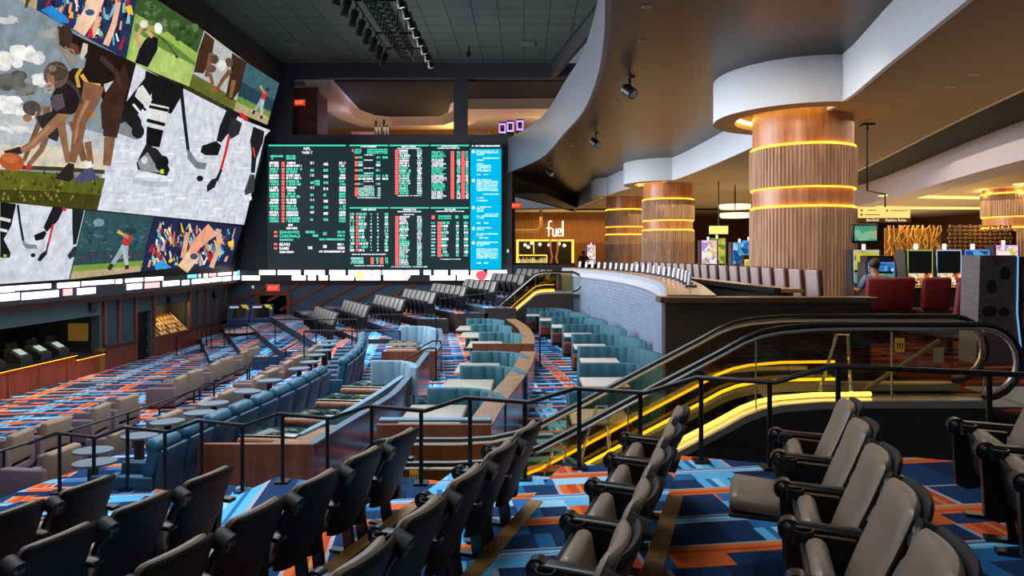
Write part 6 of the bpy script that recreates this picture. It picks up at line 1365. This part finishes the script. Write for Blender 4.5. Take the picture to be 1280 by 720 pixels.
for px, lab in ((113,'black wall speaker on the teal header over the betting counter'),(211,'black wall speaker over the lit form rack'),(267,'black wall speaker among the far left wall panels')):
    y = LY(px); o = thing('wall_speaker', lab, 'speaker', (XL+.06, y, Z(-2.35 if px > 150 else -2.2))); mb = MB(); mb.rbox((.06,0,0),(.14,.5,.34),.02); mb.build('case', M_blk, o); mb = MB(); mb.box((.135,0,0),(.01,.42,.26)); mb.build('grille', mat('grey grille', (44,46,48), .8), o)
# self-service kiosks and round tables in the corner
k_ = thing('betting_kiosk', '', 'kiosk'); mb = MB(); mb.extr([(-.45,0),(.45,0),(.4,.95),(.1,1.75),(-.45,1.75)], (0,-1,0), (0,0,1), (1,0,0), (-.5,0,0), 1.0); mb.build('cabinet', mat('deep blue cabinet', (24,44,96), .4), k_)
mb = MB(); mb.box((0,-.27,1.36),(.7,.02,.62), rx=-.36); mb.build('display', mat('dark display', (12,16,22), .1), k_); mb = MB(); mb.extr([(.25,1.5),(.5,1.5),(.35,1.75),(.1,1.75)], (1,0,0), (0,0,1), (0,-1,0), (0,-.16,0), .04); mb.build('yellow_flash', mat('yellow flash', (220,210,70), .4, emit=((220,210,70), .3)), k_); mb = MB(); mb.box((-.2,-.2,1.62),(.4,.03,.1), rx=-.3); mb.build('white_print', mat('white print', (214,220,230), .5, emit=((214,220,230), .3)), k_)
pk2 = Placer(refresh(k_))
for i, (x, y) in enumerate(((-17.0,40.6),(-15.7,40.8))): pk2((x, y, Z(PIT)), .2, ['deep blue betting kiosk in the far left corner, left one','deep blue betting kiosk in the far left corner, right one nearer the doorway'][i], 'blue betting kiosks', scale=(1.25,1,1.1))
o_ = thing('round_table', '', 'table'); mb = MB(); mb.cyl((0,0,.72),(0,0,.77),.8,28); mb.build('tabletop', mat('pinkish table top', (190,160,166), .4), o_); mb = MB(); mb.cyl((0,0,0),(0,0,.72),.07,10); mb.build('leg', M_black, o_); mb = MB(); mb.cyl((0,0,0),(0,0,.03),.35,18); mb.build('base', M_black, o_)
po = Placer(refresh(o_))
for i, (x, y) in enumerate(((-15.3,38.9),(-15.4,36.9))): po((x, y, Z(PIT)), 0, ['round pinkish table before the blue kiosks, farther one','round pinkish table before the blue kiosks, nearer one'][i], 'round tables by the kiosks')
# exit signs
def exit_sign(x, y, z, lab, w_=.62, rz=0):
    t = thing('exit_sign', lab, 'sign', (x, y, z), rz); mb = MB(); mb.rbox((0,0,0),(w_,.08,w_*.5),.02); mb.build('case', mat('exit case', (120,34,28), .4, emit=((226,60,40), .9)), t); mb = MB(); mb.box((0,0,w_*.27),(w_*1.1,.1,.05)); mb.build('top_plate', mat('pale plate', (180,176,170), .5), t)
    mb = MB(); put_text(mb, 'EXIT', w_*.36, (0,-.045,0), (1,0,0), (0,0,1)); mb.build('lettering', glow('exit lettering', (255,120,90), 1.8), t); return t
exit_sign(BX(342), YB-.08, Z(BZ(360)), 'lit red exit sign over the doorway under the odds board', .8)
exit_sign((645-CX)/F*42.8, 42.8, Z((CY-257)/F*42.8), 'small red exit sign on the dark wall right of the odds board', .7)
exit_sign(-14.05, 42.55, Z(9.45), 'red exit sign on the maroon wall of the upper lounge', .7)
for px, py, lab in ((317,359,'small white alarm light beside the doorway exit sign'),(635,314,'small white alarm light on the wall right of the odds board')):
    o = thing('alarm_light', lab, 'alarm', (BX(px), YB-.1, Z(BZ(py)))); mb = MB(); mb.rbox((0,.03,0),(.16,.1,.22),.02); mb.build('case', mat('white alarm', (220,222,226), .5), o); mb = MB(); mb.ball((0,-.03,.02),.05,6); mb.build('lens', glow('white lens', (230,236,255), 1), o)
# ---------------------------------------------------------------- upper lounge furniture seen through the window
for i, px in enumerate((628,638,650)):
    x, y = (px-CX)/F*48, 48; o = thing('slot_machine', f'violet lit slot machine in the upper lounge, {ORD[i]} of three from the left', 'slot machine', (x, y, Z(7.06)), 0, 'violet slot machines upstairs'); mb = MB(); mb.box((0,0,1.1),(.5,.4,2.2+.2*i)); mb.build('cabinet', M_black, o); mb = MB(); mb.box((0,-.21,1.75+.1*i),(.48,.02,.7)); mb.build('display', glow('violet slot display', (196,150,255), 1.6), o); mb = MB(); mb.box((0,-.222,1.75+.1*i),(.3,.01,.45)); mb.build('inner_display', M_blk, o)
for px, wd, lab in ((455,1.7,'low brown partition upstairs behind the lounge window'),(600,1.2,'low brown cabinet upstairs near the window mullion')):
    x, y = (px-CX)/F*50, 50; o = thing('lounge_cabinet', lab, 'cabinet', (x, y, Z(7.06))); mb = MB(); mb.box((0,0,.9),(wd,.5,1.8)); mb.build('body', M_walnut, o); mb = MB(); mb.box((0,0,1.83),(wd+.1,.6,.06)); mb.build('top', M_rust, o)
for i, (px, h) in enumerate(((470,2.4),(474,2.0),(480,2.5),(484,2.1))):
    x, y = (px-CX)/F*48.5, 48.5; o = thing('glass_tower', f'slim mirrored totem in the upper lounge, {ORD[i]} from the left', 'totem', (x, y, Z(7.06)), 0, 'mirrored totems upstairs'); mb = MB(); mb.box((0,0,h/2),(.16,.16,h), taper=.8); mb.build('shaft', mat('mirror totem', (120,130,128), .15, metal=.8), o); mb = MB(); mb.ball((0,0,h+.05),.08,5); mb.build('tip', mat('pale tip', (206,206,200), .4), o)
point('upper_lamp', (-6, 54, Z(9.0)), 260, (1,.66,.22), .4); point('upper_lamp', (2, 53, Z(9.0)), 260, (1,.62,.2), .4); point('upper_lamp', (-11.8, 48, Z(9.2)), 70, (.7,.5,1), .4)
